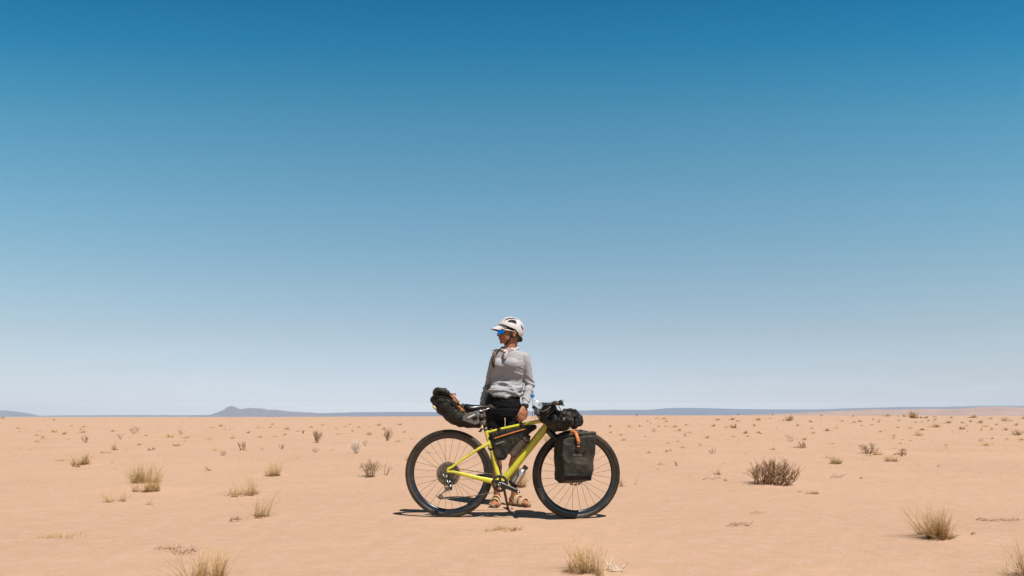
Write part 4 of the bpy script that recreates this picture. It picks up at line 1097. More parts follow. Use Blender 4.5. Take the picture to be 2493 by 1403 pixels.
# shirt -------------------------------------------------------------------
sh = MB()
top = [(Q(1239, 853.5), BS*.066, BF*.062)]
hem = [(Q(1229, 948)+BF*.004, BS*.158, BF*.126), (Q(1227.5, 957)+BF*.004, BS*.158-V((0, 0, .020)), BF*.126), (Q(1227, 963)+BF*.003, BS*.150-V((0, 0, .026)), BF*.118)]
sh.loft(top+[sec(1, .014)]+[sec(i, .018 if i < 7 else .024) for i in range(2, 9)]+hem, 36)
for s in (-1, 1):
    c = Q(1240, 890)+BF*.084+BS*s*.060
    sh.ell(c+V((0, 0, .006)), (.080, .058, .060), n=20, m=16)
for s, e, w in ((sL, eL, wL), (sR, eR, wR)):
    w2 = e.lerp(w, .90)
    sh.tube([s-(e-s)*.04, s.lerp(e, .15), s.lerp(e, .4), s.lerp(e, .75), e, e.lerp(w, .3), e.lerp(w, .62), w2], [.050, .054, .051, .047, .046, .045, .041, .033], 22, round_ends=True)
ARMS = [(sL, eL, wL), (sR, eR, wR)]
def seg(p, a, b):
    t = max(0, min(1, (p-a).dot(b-a)/(b-a).length_squared)); return (p-(a+(b-a)*t)).length, t
def rdg(q, k=2.2):
    v = max(0.0, 1-abs(noise.noise(q))*k); return v*v
def dsh(p):
    # cloth: long soft pulls on the trunk, a bunched hem, slanting creases at the elbows
    best = 9; at_ = 0; lower = False; fr_ = None
    for s, e, w in ARMS:
        d1, t1 = seg(p, s, e); d2, t2 = seg(p, e, w)
        if d1 < best: best = d1; at_ = t1; lower = False; fr_ = (s, e)
        if d2 < best: best = d2; at_ = t2; lower = True; fr_ = (e, w)
    arm = best < .062 and abs((p-Q(1240, 890)).dot(BS)) > .13
    wx = p.x+.03*noise.noise(p*9); wz = p.z+.03*noise.noise(p*8+V((5, 5, 5)))
    if arm:
        k = (0.10+0.9*sst(.55, .95, at_)) if not lower else (1.0-.45*at_)
        v = rdg(V((wx*7, p.y*6, wz*16+wx*10)), 2.6)
        return k*0.016*(v-.3)
    low = sst(1.31, 1.14, p.z)
    v1 = rdg(V((wx*5.0-wz*3, p.y*3, wz*7.5+wx*4)), 2.4)
    v2 = rdg(V((wx*9, p.y*5, wz*17-wx*6)), 2.6)
    hemf = sst(1.125, 1.07, p.z)*(rdg(V((wx*5, p.y*5, p.z*34)), 2.4)-.2)
    r_ = .022*low*(v1-.15)+.006*(v2-.3)*(.25+.75*low)+.014*hemf
    r_ += .008*sst(.12, .03, (p-Q(1268, 885, -.06)).length)*rdg(V((p.x*14, p.z*26, 3)), 2.4)
    return max(r_, -.006)
sho = sh.build('shirt', M['shirt'], person, voxel=0.0048, sm=4, disp=dsh)
# cuffs
for s, e, w in ARMS:
    mb = MB(); d = (w-e).normalized(); c0 = e.lerp(w, .86)
    prof = [(.0305, 0), (.0345, .004), (.0345, .030), (.031, .034), (.028, .030), (.028, 0.0)]
    mb.lathe(c0, d, d.orthogonal(), prof, 24, closed=True)
    mb.build('cuff', M['shirt'], sho, disp=lambda p: .0025*noise.noise(p*45))
# watch on the wrist
mb = MB(); d = (wL-eL).normalized(); wc = eL.lerp(wL, 1.0)
mb.lathe(wc-d*.006, d, d.orthogonal(), [(.026, 0), (.028, .001), (.028, .019), (.026, .020)], 24, closed=True)
wt_ = mb.build('watch', M['blackmatte'], person)
mb = MB(); oo = (V((.75, -.65, 0))-d*V((.75, -.65, 0)).dot(d)).normalized()
mb.lathe(wc+d*.004+oo*.024, oo, d, [(0, 0), (.021, 0), (.0215, .006), (.019, .010), (0, .0105)], 24); mb.build('watch_case', M['black'], wt_)
# small pouch cord and yellow clip at the hip
mb = MB(); mb.tube([Q(1196.6, 942, -.075), Q(1196.2, 948, -.078), Q(1196, 953, -.076)], [.006, .009, .006], 10, round_ends=True); mb.build('clip', M['yprint'], person)
mb = MB(); mb.tube([Q(1184, 941, .02), Q(1190, 936, -.05), Q(1196, 943, -.07), Q(1192, 952, -.06), Q(1187, 947, -.04), Q(1190, 958, -.05)], .0032, 6); mb.ell(Q(1190.5, 947, -.045), (.018, .014, .026)); mb.build('pouch', M['blackmatte'], person)

# scarf -------------------------------------------------------------------
sc = MB()
nk = Q(1240, 851)
ring = []
for k in range(28):
    t = 2*math.pi*k/28
    f = math.cos(t); s = math.sin(t)
    ring.append(nk+BF*(.078*f)+BS*(.074*s+.002)+V((0, 0, .022-.040*(f*.5+.5)+.006*math.sin(3*t))))
ring.append(ring[0]); ring.append(ring[1])
sc.tube(ring, [.0165+.003*math.sin(k*1.3) for k in range(len(ring))], 12)
kn = nk+BF*.100+BS*-.034+V((0, 0, -.022))
kn = Q(1231, 856.5, -.105)
sc.ell(kn, (.020, .018, .020)); sc.tube([nk+BF*.07+V((0, 0, -.02)), kn], [.02, .018], 10)
sc.tube([kn, Q(1230.5, 864, -.125), Q(1228.5, 871.5, -.135)], [.012, .017, .010], 10, flat=.6, up=BF, round_ends=True)
sc.tube([kn, Q(1233, 862, -.125), Q(1231, 869, -.135)], [.010, .014, .008], 10, flat=.6, up=BF, round_ends=True)
def dsc(p): return .005*(1-abs(noise.noise(V((p.x*18+p.z*30, p.y*18, p.z*50-p.x*20))))*3)
sc.build('scarf', M['scarf'], person, voxel=0.0035, sm=2, disp=dsc)

# hair ---------------------------------------------------------------------
hr_ = MB()
hr_.ell(H(-.060, 0, -.040), (.040, .066, .062), rot=HM); hr_.ell(H(-.078, 0, -.085), (.022, .036, .034), rot=HM)
hr_.ell(H(-.005, .066, -.006), (.040, .012, .022), rot=HM); hr_.ell(H(-.005, -.066, -.006), (.040, .012, .022), rot=HM)
ho = hr_.build('hair', M['hair'], person, voxel=.004, sm=2, disp=lambda p: .004*noise.noise(V((p.x*30, p.y*30, p.z*12))))
mb = MB(); random.seed(12)
for k in range(46):
    j = lambda a: random.gauss(0, a)
    p0 = H(-.07+j(.008), -.03+j(.012), -.10+j(.01)); 
    mb.tube([p0, Q(1226+j(2), 853+j(1.5), .05+j(.01)), Q(1208+j(2.0), 855+j(1.4), -.02+j(.012)), Q(1202+j(1.8), 864+j(2), -.075+j(.01)), Q(1201+j(2.2), 878+j(3), -.10+j(.008)), Q(1201.5+j(2.0), 890+j(5), -.11+j(.008))], [.006, .006, .0055, .0055, .0045, .001], 5)
for k in range(5):
    mb.tube([Q(1212, 856, -.01), Q(1203+k*.5, 852.5+k*.4, -.02), Q(1195+k*1.4, 853+k*.7, -.02)], [.0022, .0014, .0005], 4)
mb.build('ponytail', M['hair'], ho)

# helmet -------------------------------------------------------------------
ER = V((.132, .099, .122))
def edge(f):  # lower rim height along the head
    return lerp_tab([(-.14, -.086), (-.10, -.084), (-.07, -.060), (-.045, -.030), (-.02, -.006), (.03, .012), (.08, .036), (.14, .052)], f)
def inv(f, u, s):
    a = abs(s)
    # middle side vent
    if a > .035:
        x = (f+.037)/.085; 
        if 0 < x < 1:
            lo_ = .046+.018*x; hi_ = .052+.032*math.sin(math.pi*min(1, x*.72+.18))+.004*x
            if lo_-.003 < u < hi_+.003: return True
    # rear vent
    if a > .022:
        x = (u+.012)/.055
        if 0 < x < 1:
            c = -.112+.030*x
            if abs(f-c) < .0125*math.sin(math.pi*min(1, x*.8+.15)): return True
    # long upper vents and centre vents
    if .038 < a < .064 and -.062 < f < .078 and u > .05:
        return True if (a-.051)**2/.0125**2+((f-.008)/.070)**2 < 1 else False
    if a < .020 and -.07 < f < .09 and u > .05:
        return (a/.012)**2+((f-.015)/.070)**2 < 1
    if .024 < a < .040 and .05 < f < .118:
        return ((a-.032)/.007)**2+((f-.088)/.030)**2 < 1
    return False
shell = MB(); nu, nv = 220, 120; idx = {}; fs = []
def hp(i, j):
    t = math.pi*(0.02+0.98*j/nv)*.72; a = 2*math.pi*i/nu
    r = V((math.sin(t)*math.cos(a)*ER.x, math.sin(t)*math.sin(a)*ER.y, math.cos(t)*ER.z))
    if r.z < 0:  # flare down the back
        r.x *= 1+.0*r.z
    rib = .004*math.exp(-((abs(r.y)-.070)/.006)**2)*(r.z > 0)
    return r*(1+rib*5)
for i in range(nu):
    for j in range(nv):
        cx_ = [hp(i, j), hp((i+1) % nu, j), hp((i+1) % nu, j+1), hp(i, j+1)]
        m_ = (cx_[0]+cx_[1]+cx_[2]+cx_[3])/4
        if m_.z < edge(m_.x): continue
        if inv(m_.x, m_.z, m_.y): continue
        ids = []
        for key, p in zip([(i, j), ((i+1) % nu, j), ((i+1) % nu, j+1), (i, j+1)], cx_):
            if key not in idx:
                idx[key] = len(shell.v); shell.v.append(H(p.x, p.y, p.z))
            ids.append(idx[key])
        shell.f.append(tuple(ids))
hel = shell.build('helmet', M['helmet'], person, solid=.013, sm=2)
mb = MB()
nu2 = 48
vs = []; 
for j in range(26):
    t = math.pi*.66*j/25
    for i in range(nu2):
        a = 2*math.pi*i/nu2
        x, y, z_ = math.sin(t)*math.cos(a)*.116, math.sin(t)*math.sin(a)*.086, math.cos(t)*.108
        z_ = max(z_, edge(x)+.004)
        vs.append(H(x, y, z_))
fs = [(j*nu2+i, j*nu2+(i+1) % nu2, (j+1)*nu2+(i+1) % nu2, (j+1)*nu2+i) for j in range(25) for i in range(nu2)]
mb.add(vs, fs); mb.build('liner', M['liner'], hel)
mb = MB(); snap_t = H(-.082, .07, -.058); mb.ell(H(-.086, .062, -.045), (.004, .004, .004)); mb.build('badge', M['yellow'], hel)
# straps
mb = MB()
def strap(pts): mb.ribbon_tube = None; mb.tube([H(*q) for q in pts], .0062, 8, flat=.35, up=HS)
strap([(.020, .083, .010), (.016, .082, -.030), (.010, .076, -.072), (.018, .070, -.092), (.040, .056, -.122), (.052, .030, -.140), (.052, 0, -.146), (.052, -.030, -.140), (.040, -.056, -.122), (.014, -.078, -.080), (.02, -.083, .01)])
strap([(-.080, .040, -.040), (-.066, .060, -.060), (-.040, .072, -.074), (-.006, .077, -.076), (.014, .073, -.084)])
mb.tube([H(-.085, -.05, -.075), H(-.098, 0, -.080), H(-.085, .05, -.075)], .010, 8); mb.ell(H(-.092, .018, -.092), (.02, .03, .024), rot=HM)
mb.box(H(.030, .066, -.106), HF*.010, HS*.003, HU*.010)
mb.build('chin_strap', M['liner'], hel)
# cap with visor -----------------------------------------------------------
cp = MB()
for k, (mat_, lift) in enumerate((('cap', 0.0), )):
    vs = []; fs = []; na_, nr2 = 25, 10
    for i in range(na_):
        t = -1+2*i/(na_-1)
        for j in range(nr2):
            q = j/(nr2-1)
            ang = t*R(64)
            base = V((.104*math.cos(ang)+.004, .083*math.sin(ang)))
            ln = .082*(math.cos(t*math.pi/2)**.75)+.001
            f = base.x+ln*q; s = base.y*(1-.10*q)
            u = .040-.012*abs(t)**2*1.0-.052*abs(t)**2.2*(.35+.65*q)-q*ln*.44
            vs.append(H(f, s, u))
    for i in range(na_-1):
        for j in range(nr2-1): fs.append((i*nr2+j, (i+1)*nr2+j, (i+1)*nr2+j+1, i*nr2+j+1))
    cp.add(vs, fs)
mv = cp.build('visor', M['cap'], person, solid=0)
mb = MB(); mb.v = [p-V((0, 0, .0025)) for p in cp.v]; mb.f = [tuple(reversed(f)) for f in cp.f]
mb.build('visor_underside_shade', M['capshade'], mv)  # brown sheet carrying the painted shade under the visor
mb = MB(); vs = []; fs = []
for i in range(41):
    a = -R(115)+R(230)*i/40
    for u in (.000, .045): vs.append(H(.101*math.cos(a)*(1+.02), .081*math.sin(a)*(1.02), u-.012*abs(a/2.0)))
for i in range(40): fs.append((2*i, 2*i+1, 2*i+3, 2*i+2))
mb.add(vs, fs); mb.build('cap', M['liner'], person, solid=.003)  # cap band in liner black, painted for the helmet's pad and its shadow
# sunglasses -----------------------------------------------------------------
mb = MB(); vs = []; fs = []; N = 33
for i in range(N):
    t = -1+2*i/(N-1); a = t*R(77)
    x = .064+.062*math.cos(a); y = .073*math.sin(a)/math.sin(R(77))
    up_ = -.004-.002*abs(t); dn = -.057+.006*(1-abs(abs(t)-.45)/.55)*0+(.018*abs(t)**2.5)+(.014*math.exp(-(t/.16)**2))
    for q in range(7):
        k = q/6; vs.append(H(x+.003*math.sin(k*math.pi), y, up_+(dn-up_)*k))
for i in range(N-1):
    for q in range(6): fs.append((i*7+q, (i+1)*7+q, (i+1)*7+q+1, i*7+q+1))
mb.add(vs, fs)
gl = mb.build('sunglasses', M['lens'], person, solid=.002)
mb = MB()
for s in (-1, 1):
    mb.tube([H(.084, s*.073, -.008), H(.060, s*.078, -.012), H(.020, s*.083, -.018), H(-.020, s*.086, -.026), H(-.034, s*.083, -.044)], [.0065, .0075, .006, .005, .004], 8, flat=.6, up=HS)
mb.tube([H(.064+.064*math.cos(t*R(77)), .074*math.sin(t*R(77))/math.sin(R(77)), -.003) for t in [-1+2*k/20 for k in range(21)]], .0032, 6)
mb.build('glasses_frame', M['cream'], gl)
# ================================================================ plants
M['straw'] = mat('straw_grass', (0.92, 0.62, 0.27), 0.85, col2=(0.46, 0.25, 0.085), scale=55, lo=0.4, hi=0.6)
M['olive'] = mat('olive_dry_grass', (0.78, 0.53, 0.20), 0.85, col2=(0.34, 0.19, 0.06), scale=50, lo=0.4, hi=0.6)
M['dead'] = mat('dead_brown_twig', (0.46, 0.27, 0.135), 0.85, col2=(0.21, 0.10, 0.045), scale=16, lo=0.4, hi=0.6)
M['greybr'] = mat('grey_brown_twig', (0.50, 0.34, 0.19), 0.85, col2=(0.22, 0.11, 0.055), scale=18, lo=0.4, hi=0.6)
M['pale'] = mat('bleached_twig', (0.98, 0.86, 0.70), 0.8, col2=(0.62, 0.46, 0.32), scale=16, lo=0.45, hi=0.65)

def blade(mb, p, d, L, r, bend, rng, n=5, kink=0.0):
    pts = [V(p)]; dd = V(d).normalized(); step = L/n
    for k in range(n):
        dd = (dd+V((rng.uniform(-1, 1), rng.uniform(-1, 1), rng.uniform(-1, 1)))*kink+V(bend)/n).normalized()
        q = pts[-1]+dd*step
        if q.z < r: q.z = r
        pts.append(q)
    mb.tube(pts, [r*(1-0.82*k/n) for k in range(n+1)], 3)
    return pts
def grass_mb(w, h, n, rng, r=0.0016, lean=(0, 0, 0), flat=0.6, stray=0.12, droop=0.35, heads=0.0):
    """several loose sub-clumps of thin uneven blades, some broken and crossing"""
    mb = MB(); BR = []
    nc = 1 if n < 70 else max(1, min(9, int(n/24)+1)); cl = []
    for c in range(nc):
        a = rng.uniform(0, 6.283); q = math.sqrt(rng.random())
        cl.append((math.cos(a)*q*w*.30, math.sin(a)*q*w*.30*flat, rng.uniform(.5, 1.0)**.8, rng.uniform(-.28, .28), rng.uniform(.5, 1.3)))
    wsum = [c[4] for c in cl]
    for k in range(n):
        cx, cy, ch, cle, _ = rng.choices(cl, wsum)[0]
        a = rng.uniform(0, 6.283); q = rng.random()**.7
        rb = w*(.075 if nc > 1 else .16)
        base = V((cx+math.cos(a)*q*rb, cy+math.sin(a)*q*rb*flat, -0.008))
        st = rng.random() < stray
        o = q*rng.uniform(.3, 1.0)*(1.9 if st else 1.0)
        sx = (w*.5)/max(h, .01)
        d = V((math.cos(a)*o*sx*.62+cle+cx/w*1.3*sx, math.sin(a)*o*sx*.5+cy/w, 1))+V(lean)
        L = h*ch*rng.uniform(.30, 1.0)*(1.3 if st else 1)*(d.length**0.25)
        if rng.random() < .10: d = V((rng.uniform(-1, 1), rng.uniform(-.6, .6), .25)); L *= .8
        brown = rng.random() < .22; f0 = len(mb.f)
        pts = blade(mb, base, d, L*(.7 if brown else 1), r*rng.uniform(.45, 1.0)*(1.25 if brown else 1), (math.cos(a)*droop*o, math.sin(a)*droop*o, -droop*.35*rng.random()), rng, 5, .16)
        if brown: BR.append((f0, len(mb.f)))
        if rng.random() < .22 and L > h*.4:
            j = rng.choice((2, 3)); blade(mb, pts[j], d+V((rng.uniform(-.7, .7), rng.uniform(-.5, .5), .2)), L*.35, r*.5, (0, 0, 0), rng, 3, .15)
    for k in range(int(n*.35)):
        a = rng.uniform(0, 6.283)
        b = V((math.cos(a)*w*.33*rng.random(), math.sin(a)*w*.25*flat, -.004))
        f0 = len(mb.f)
        blade(mb, b, V((rng.uniform(-1, 1), rng.uniform(-1, 1), .45)), h*rng.uniform(.10, .34), r*.9, (0, 0, 0), rng, 3, .3)
        BR.append((f0, len(mb.f)))
    mb.brown = BR
    return mb
def shrub_mb(w, h, stems, depth, rng, r=0.004, lean=(0, 0, 0), kink=.25, split=.75, base_w=.12, up=.25, tips=0):
    mb = MB()
    def grow(p, d, L, r, dep):
        n = 3; pts = [p]; dd = d.normalized()
        for k in range(n):
            dd = (dd+V((rng.uniform(-1, 1), rng.uniform(-1, 1), rng.uniform(-1, 1)))*kink+V((0, 0, up/n))).normalized()
            q = pts[-1]+dd*(L/n)
            if q.z < r: q.z = r
            pts.append(q)
        mb.tube(pts, [r*(1-.4*k/n) for k in range(n+1)] if dep > 0 else [r*(1-.8*k/n) for k in range(n+1)], 4 if dep > 1 else 3)
        if dep > 0:
            for k in range(rng.choice((2, 2, 3))):
                ax = V((rng.uniform(-1, 1), rng.uniform(-1, 1), rng.uniform(-.4, .8)))
                grow(pts[rng.choice((2, 3, 3))], dd+ax*split, L*rng.uniform(.6, .9), r*.62, dep-1)
        elif tips and rng.random() < tips: mb.ell(pts[-1], r*2.6, n=5, m=4)
    tot = sum(.78**k for k in range(depth+1))
    for s in range(stems):
        a = 2*math.pi*(s+rng.random())/stems
        o = rng.uniform(.25, 1.0)
        b = V((math.cos(a)*w*base_w*rng.random(), math.sin(a)*w*base_w*.6*rng.random(), -.01))
        d = V((math.cos(a)*o*w*.5, math.sin(a)*o*w*.4, h*(1.05-o*.55)))+V(lean)*h
        grow(b, d, d.length/tot*1.02, r, depth)
    return mb
def lying_mb(w, h, n, rng, r=0.002, dirx=1):
    """a stem lying along the sand with little side twigs"""
    mb = MB()
    for s in range(n):
        x = -w/2+w*.25*rng.random()*(s > 0); y = rng.uniform(-.03, .03); pts = [V((x, y, .006))]
        L = w*rng.uniform(.5, 1.0) if s else w; m = 9
        yy = rng.uniform(-.15, .15)
        for k in range(m):
            pts.append(pts[-1]+V((L/m, yy*L/m+rng.uniform(-.02, .02), 0)))
            pts[-1].z = max(.005, .01+rng.uniform(-.5, 1)*h*.35)
        mb.tube(pts, [r*(1-.6*k/m) for k in range(m+1)], 4)
        for k in range(1, m):
            for _ in range(rng.choice((1, 2, 3))):
                d = V((rng.uniform(-.6, 1.0), rng.uniform(-1, 1), rng.uniform(.1, 1.2)))
                blade(mb, pts[k], d, h*rng.uniform(.4, 1.2), r*.7, (0, 0, 0), rng, 3, .25)
    return mb
def browns(o, mb):
    if getattr(mb, 'brown', None):
        o.data.materials.append(M['dead'])
        for a, b in mb.brown:
            for k in range(a, min(b, len(o.data.polygons))): o.data.polygons[k].material_index = 1
    return o
def drop(mb, name, m, px, py, label, cat, group=None, rz=0.0, sc=1.0):
    o = mb.build(name, m, None); p = ray_ground(px, py); o.location = p
    browns(o, mb); o.rotation_euler = (0, 0, rz); o.scale = (sc, sc, sc)
    return tag(o, label, cat, group)
def size(px, py, w, h):
    p = ray_ground(px, py); k = p.y/F
    return w*k, h*k
def rg(s): return random.Random(s)

GN = 'tufts of dry grass standing on the plain'; SN_ = 'dead leafless shrubs on the plain'; TN = 'twigs lying on the sand'
# grass: px, py(base), w, h, blades, material, lean, label
for i, (px, py, w, h, n, r, m, lean, lab, kw) in enumerate([
    (196, 1131, 52, 34, 150, .0030, 'olive', (-.1, 0, 0), 'bushy olive grass tuft at far left with a bare stick lying before it', {}),
    (160, 1122, 62, 10, 45, .0026, 'olive', (-1.2, 0, 0), 'flat trailing strand of grass left of the bushy far-left tuft', {'stray': .5}),
    (356, 1176, 84, 54, 270, .0026, 'olive', (.05, 0, 0), 'rounded upper grass clump right behind the upright double tuft at left', {'droop': .5, 'flat': .9}),
    (358, 1197, 74, 48, 190, .0026, 'straw', (.05, 0, 0), 'upright straw clump in front of the rounded one at left, forming a double tuft', {'droop': .12, 'stray': .15}),
    (282, 1221, 64, 46, 60, .0020, 'straw', (-.45, 0, 0), 'thin sprawling tuft just left below the big double tuft', {'stray': .35}),
    (357, 1229, 46, 22, 16, .0018, 'straw', (0, 0, 0), 'tiny wispy sprout directly below the big double tuft', {'stray': .5}),
    (583, 1207, 84, 52, 110, .0020, 'straw', (-.1, 0, 0), 'wide loose straw tuft with stalks fanning out, left of the rear wheel', {'stray': .3}),
    (618, 1203, 44, 54, 34, .0018, 'straw', (-.5, 0, 0), 'tall slanting stalks growing out of the right side of the wide loose tuft', {'stray': .3}),
    (630, 1260, 62, 64, 62, .0021, 'olive', (.18, 0, 0), 'upright stalky tuft with open vase shape below the wide loose one', {'stray': .35, 'droop': .15}),
    (663, 1159, 40, 52, 130, .0022, 'straw', (-.1, 0, 0), 'narrow golden vase-shaped tuft midway between left edge and rear wheel', {'droop': .15}),
    (509, 1146, 16, 26, 26, .0024, 'straw', (-.8, 0, 0), 'small golden wisp leaning left on bare sand', {'stray': .05}),
    (2290, 1309, 88, 78, 310, .0019, 'straw', (-.12, 0, 0), 'dense straw tussock with a dark brown heart at lower right', {'droop': .25}),
    (2262, 1300, 60, 82, 14, .0021, 'olive', (-.75, 0, 0), 'few long stalks arching left from the dense tussock at lower right', {'stray': .6, 'droop': .3}),
    (1412, 1392, 96, 76, 210, .0017, 'straw', (-.15, 0, 0), 'golden foreground tuft at the bottom edge below the front wheel', {'stray': .12}),
    (1455, 1402, 60, 84, 24, .0020, 'olive', (.05, 0, 0), 'tall thin dark stalks on the right side of the golden foreground tuft', {'stray': .4, 'droop': .1}),
    (520, 1416, 92, 96, 210, .0017, 'straw', (.05, 0, 0), 'pale foreground tuft cut by the bottom edge at lower left', {'stray': .2}),
    (462, 1412, 110, 84, 22, .0019, 'olive', (-.2, 0, 0), 'sparse long arching stalks left of the pale foreground tuft', {'stray': .6, 'droop': .5}),
    (2492, 1404, 56, 88, 54, .0019, 'olive', (-.15, 0, 0), 'tuft of stiff stalks cut by the right edge in the bottom corner', {'stray': .4, 'droop': .2}),
    (2452, 1402, 36, 70, 9, .0020, 'olive', (-.85, 0, 0), 'handful of stalks bowing left just before the bottom right corner', {'stray': .2, 'droop': .5}),
    (1237, 1290, 96, 17, 150, .0016, 'olive', (0, 0, 0), 'low flat patch of grass on the sand in front of the bicycle', {'stray': .4, 'flat': .8}),
    (1516, 1185, 22, 36, 26, .0020, 'straw', (-.1, 0, 0), 'thin pale sprout just right of the front wheel', {'stray': .3}),
    (1544, 1180, 12, 34, 8, .0018, 'olive', (.3, 0, 0), 'couple of bare stems right of the thin sprout by the front wheel', {'stray': .3}),
    (1262, 1186, 52, 50, 170, .0024, 'olive', (.25, 0, 0), 'loose tuft seen behind the steel bottle and the sandals', {'stray': .3}),
    (1976, 1203, 46, 14, 90, .0022, 'olive', (0, 0, 0), 'low dark grass patch right below the big brown shrub', {}),
    (1938, 1198, 28, 7, 24, .0020, 'straw', (0, 0, 0), 'few flat blades between the big brown shrub and the dark low patch', {}),
    (1747, 1156, 24, 16, 60, .0026, 'olive', (-.3, 0, 0), 'small greenish tuft left of the big brown shrub', {}),
    (1768, 1171, 14, 10, 26, .0024, 'olive', (.1, 0, 0), 'very small tuft between the greenish one and the big brown shrub', {}),
    (2034, 1130, 38, 22, 150, .0030, 'olive', (-.05, 0, 0), 'compact bristly tuft right of the big brown shrub', {'stray': .25}),
    (2008, 1115, 26, 12, 20, .0022, 'olive', (-.6, 0, 0), 'thin blades brushing left behind the compact bristly tuft', {}),
    (2172, 1124, 42, 20, 130, .0034, 'straw', (-.5, 0, 0), 'left-swept yellow tuft beside the sprawling grey branches', {}),
    (2138, 1108, 30, 14, 70, .0034, 'olive', (-.2, 0, 0), 'yellowish tuft tucked at the right foot of the sprawling grey branches', {}),
    (2100, 1166, 14, 14, 22, .0022, 'olive', (-.1, 0, 0), 'small upright sprout alone below the sprawling grey branches', {}),
    (998, 1121, 42, 16, 60, .0026, 'straw', (-.2, 0, 0), 'pale low tuft close to the left side of the rear wheel', {}),
    (262, 1103, 44, 8, 70, .0032, 'straw', (-.4, 0, 0), 'flat yellow tuft above the double clump at left', {}),
    (282, 1096, 20, 16, 50, .0032, 'olive', (-.4, 0, 0), 'short bristly tuft just right of the flat yellow tuft', {}),
    (430, 1086, 24, 9, 70, .0038, 'olive', (-.3, 0, 0), 'squat olive tuft on the left of the plain below the hill', {}),
    (1788, 1043, 16, 12, 90, .0050, 'olive', (-.2, 0, 0), 'round olive tuft above the big brown shrub', {}),
    (1813, 1056, 12, 8, 80, .0048, 'olive', (0, 0, 0), 'small dark golden tuft above the left of the big brown shrub', {}),
    (2340, 1046, 16, 9, 80, .0050, 'olive', (-.1, 0, 0), 'rounded olive tuft on the far right of the plain', {}),
    (1000, 1126, 30, 6, 30, .0022, 'straw', (.3, 0, 0), 'thin scatter of blades touching the rear wheel edge', {}),
    ]):
    W_, H_ = size(px, py, w, h)
    kk = ray_ground(px, py).y
    drop(grass_mb(W_*1.22, H_*1.36, int(n*1.3), rg(100+i), r=r*max(.8, kk/14.0*0.72), lean=lean, **kw), 'grass_tuft', M[m], px, py, lab, 'grass tuft', GN)

for i, (px, py, w, h, st, dep, r, m, lean, lab, kw) in enumerate([
    (1868, 1178, 96, 74, 46, 3, .0072, 'dead', (.28, 0, 0), 'large tangled brown shrub, biggest on the plain, right of the bicycle', {'kink': .22, 'base_w': .40, 'split': .6, 'tips': .35}),
    (1900, 1182, 60, 46, 20, 2, .0065, 'dead', (.6, 0, 0), 'bare sticks fanning to the right at the foot of the large tangled shrub', {'kink': .2, 'base_w': .35}),
    (900, 1162, 72, 48, 15, 3, .0055, 'greybr', (0, 0, 0), 'wide thorny grey-brown shrub left of the rear wheel', {'kink': .3}),
    (938, 1157, 24, 36, 3, 2, .0045, 'greybr', (.1, 0, 0), 'thin forked twig bush at the right side of the thorny grey-brown shrub', {'kink': .3}),
    (866, 1104, 32, 36, 20, 3, .0072, 'pale', (.1, 0, 0), 'bleached whitish shrub above the thorny grey-brown shrub', {'kink': .3}),
    (889, 1086, 14, 20, 3, 2, .0075, 'greybr', (0, 0, 0), 'tiny dark forked shrub touching the bleached whitish one', {'kink': .25}),
    (771, 1078, 28, 34, 15, 3, .0095, 'greybr', (.05, 0, 0), 'small tree-like shrub with a dark trunk, left of the whitish shrub', {'kink': .22, 'base_w': .05}),
    (943, 1073, 22, 34, 16, 3, .0085, 'greybr', (.05, 0, 0), 'upright dark bushy shrub near the rear wheel, below the horizon', {'kink': .22}),
    (2113, 1105, 60, 30, 13, 3, .0075, 'greybr', (.1, 0, 0), 'sprawling grey dead branches with one upright limb at right', {'kink': .35}),
    (1336, 1092, 36, 42, 12, 3, .0052, 'greybr', (-.1, 0, 0), 'dry shrub seen between the down tube and the front wheel', {'kink': .3, 'tips': .5}),
    (294, 1070, 14, 17, 4, 2, .0100, 'dead', (-.2, 0, 0), 'small crooked dead bush with dark stump below the left plain', {}),
    (326, 1056, 30, 22, 8, 3, .0090, 'greybr', (.15, 0, 0), 'airy leaning dead bush with black foot on the left plain', {}),
    (210, 1078, 26, 20, 7, 3, .0082, 'greybr', (-.3, 0, 0), 'scrubby dead bush bending left on the left plain', {}),
    (440, 1058, 22, 14, 5, 2, .0100, 'dead', (0, 0, 0), 'dark spiky dead bush below the hill', {}),
    (738, 1056, 12, 12, 6, 2, .0100, 'dead', (0, 0, 0), 'small dark bush left of the tree-like shrub', {}),
    (1671, 1064, 16, 11, 4, 2, .0085, 'dead', (-.4, 0, 0), 'forked black twig bush right of the front wheel', {}),
    (1922, 1076, 26, 20, 4, 2, .0075, 'greybr', (.3, 0, 0), 'bare star-shaped twig bush above the right of the big brown shrub', {}),
    (1648, 1134, 14, 15, 3, 2, .0065, 'dead', (-.5, 0, 0), 'short dark stump with thin side twig right of the front wheel', {}),
    (2476, 1060, 34, 14, 10, 2, .0110, 'greybr', (0, 0, 0), 'ragged grey bush against the right edge of the plain', {}),
    ]):
    W_, H_ = size(px, py, w, h)
    drop(shrub_mb(W_*(1.22 if i > 1 else 1), H_*(1.22 if i > 1 else 1), int(st*1.15), dep, rg(300+i), r=r, lean=lean, **kw), 'dead_shrub', M[m], px, py, lab, 'shrub', SN_)

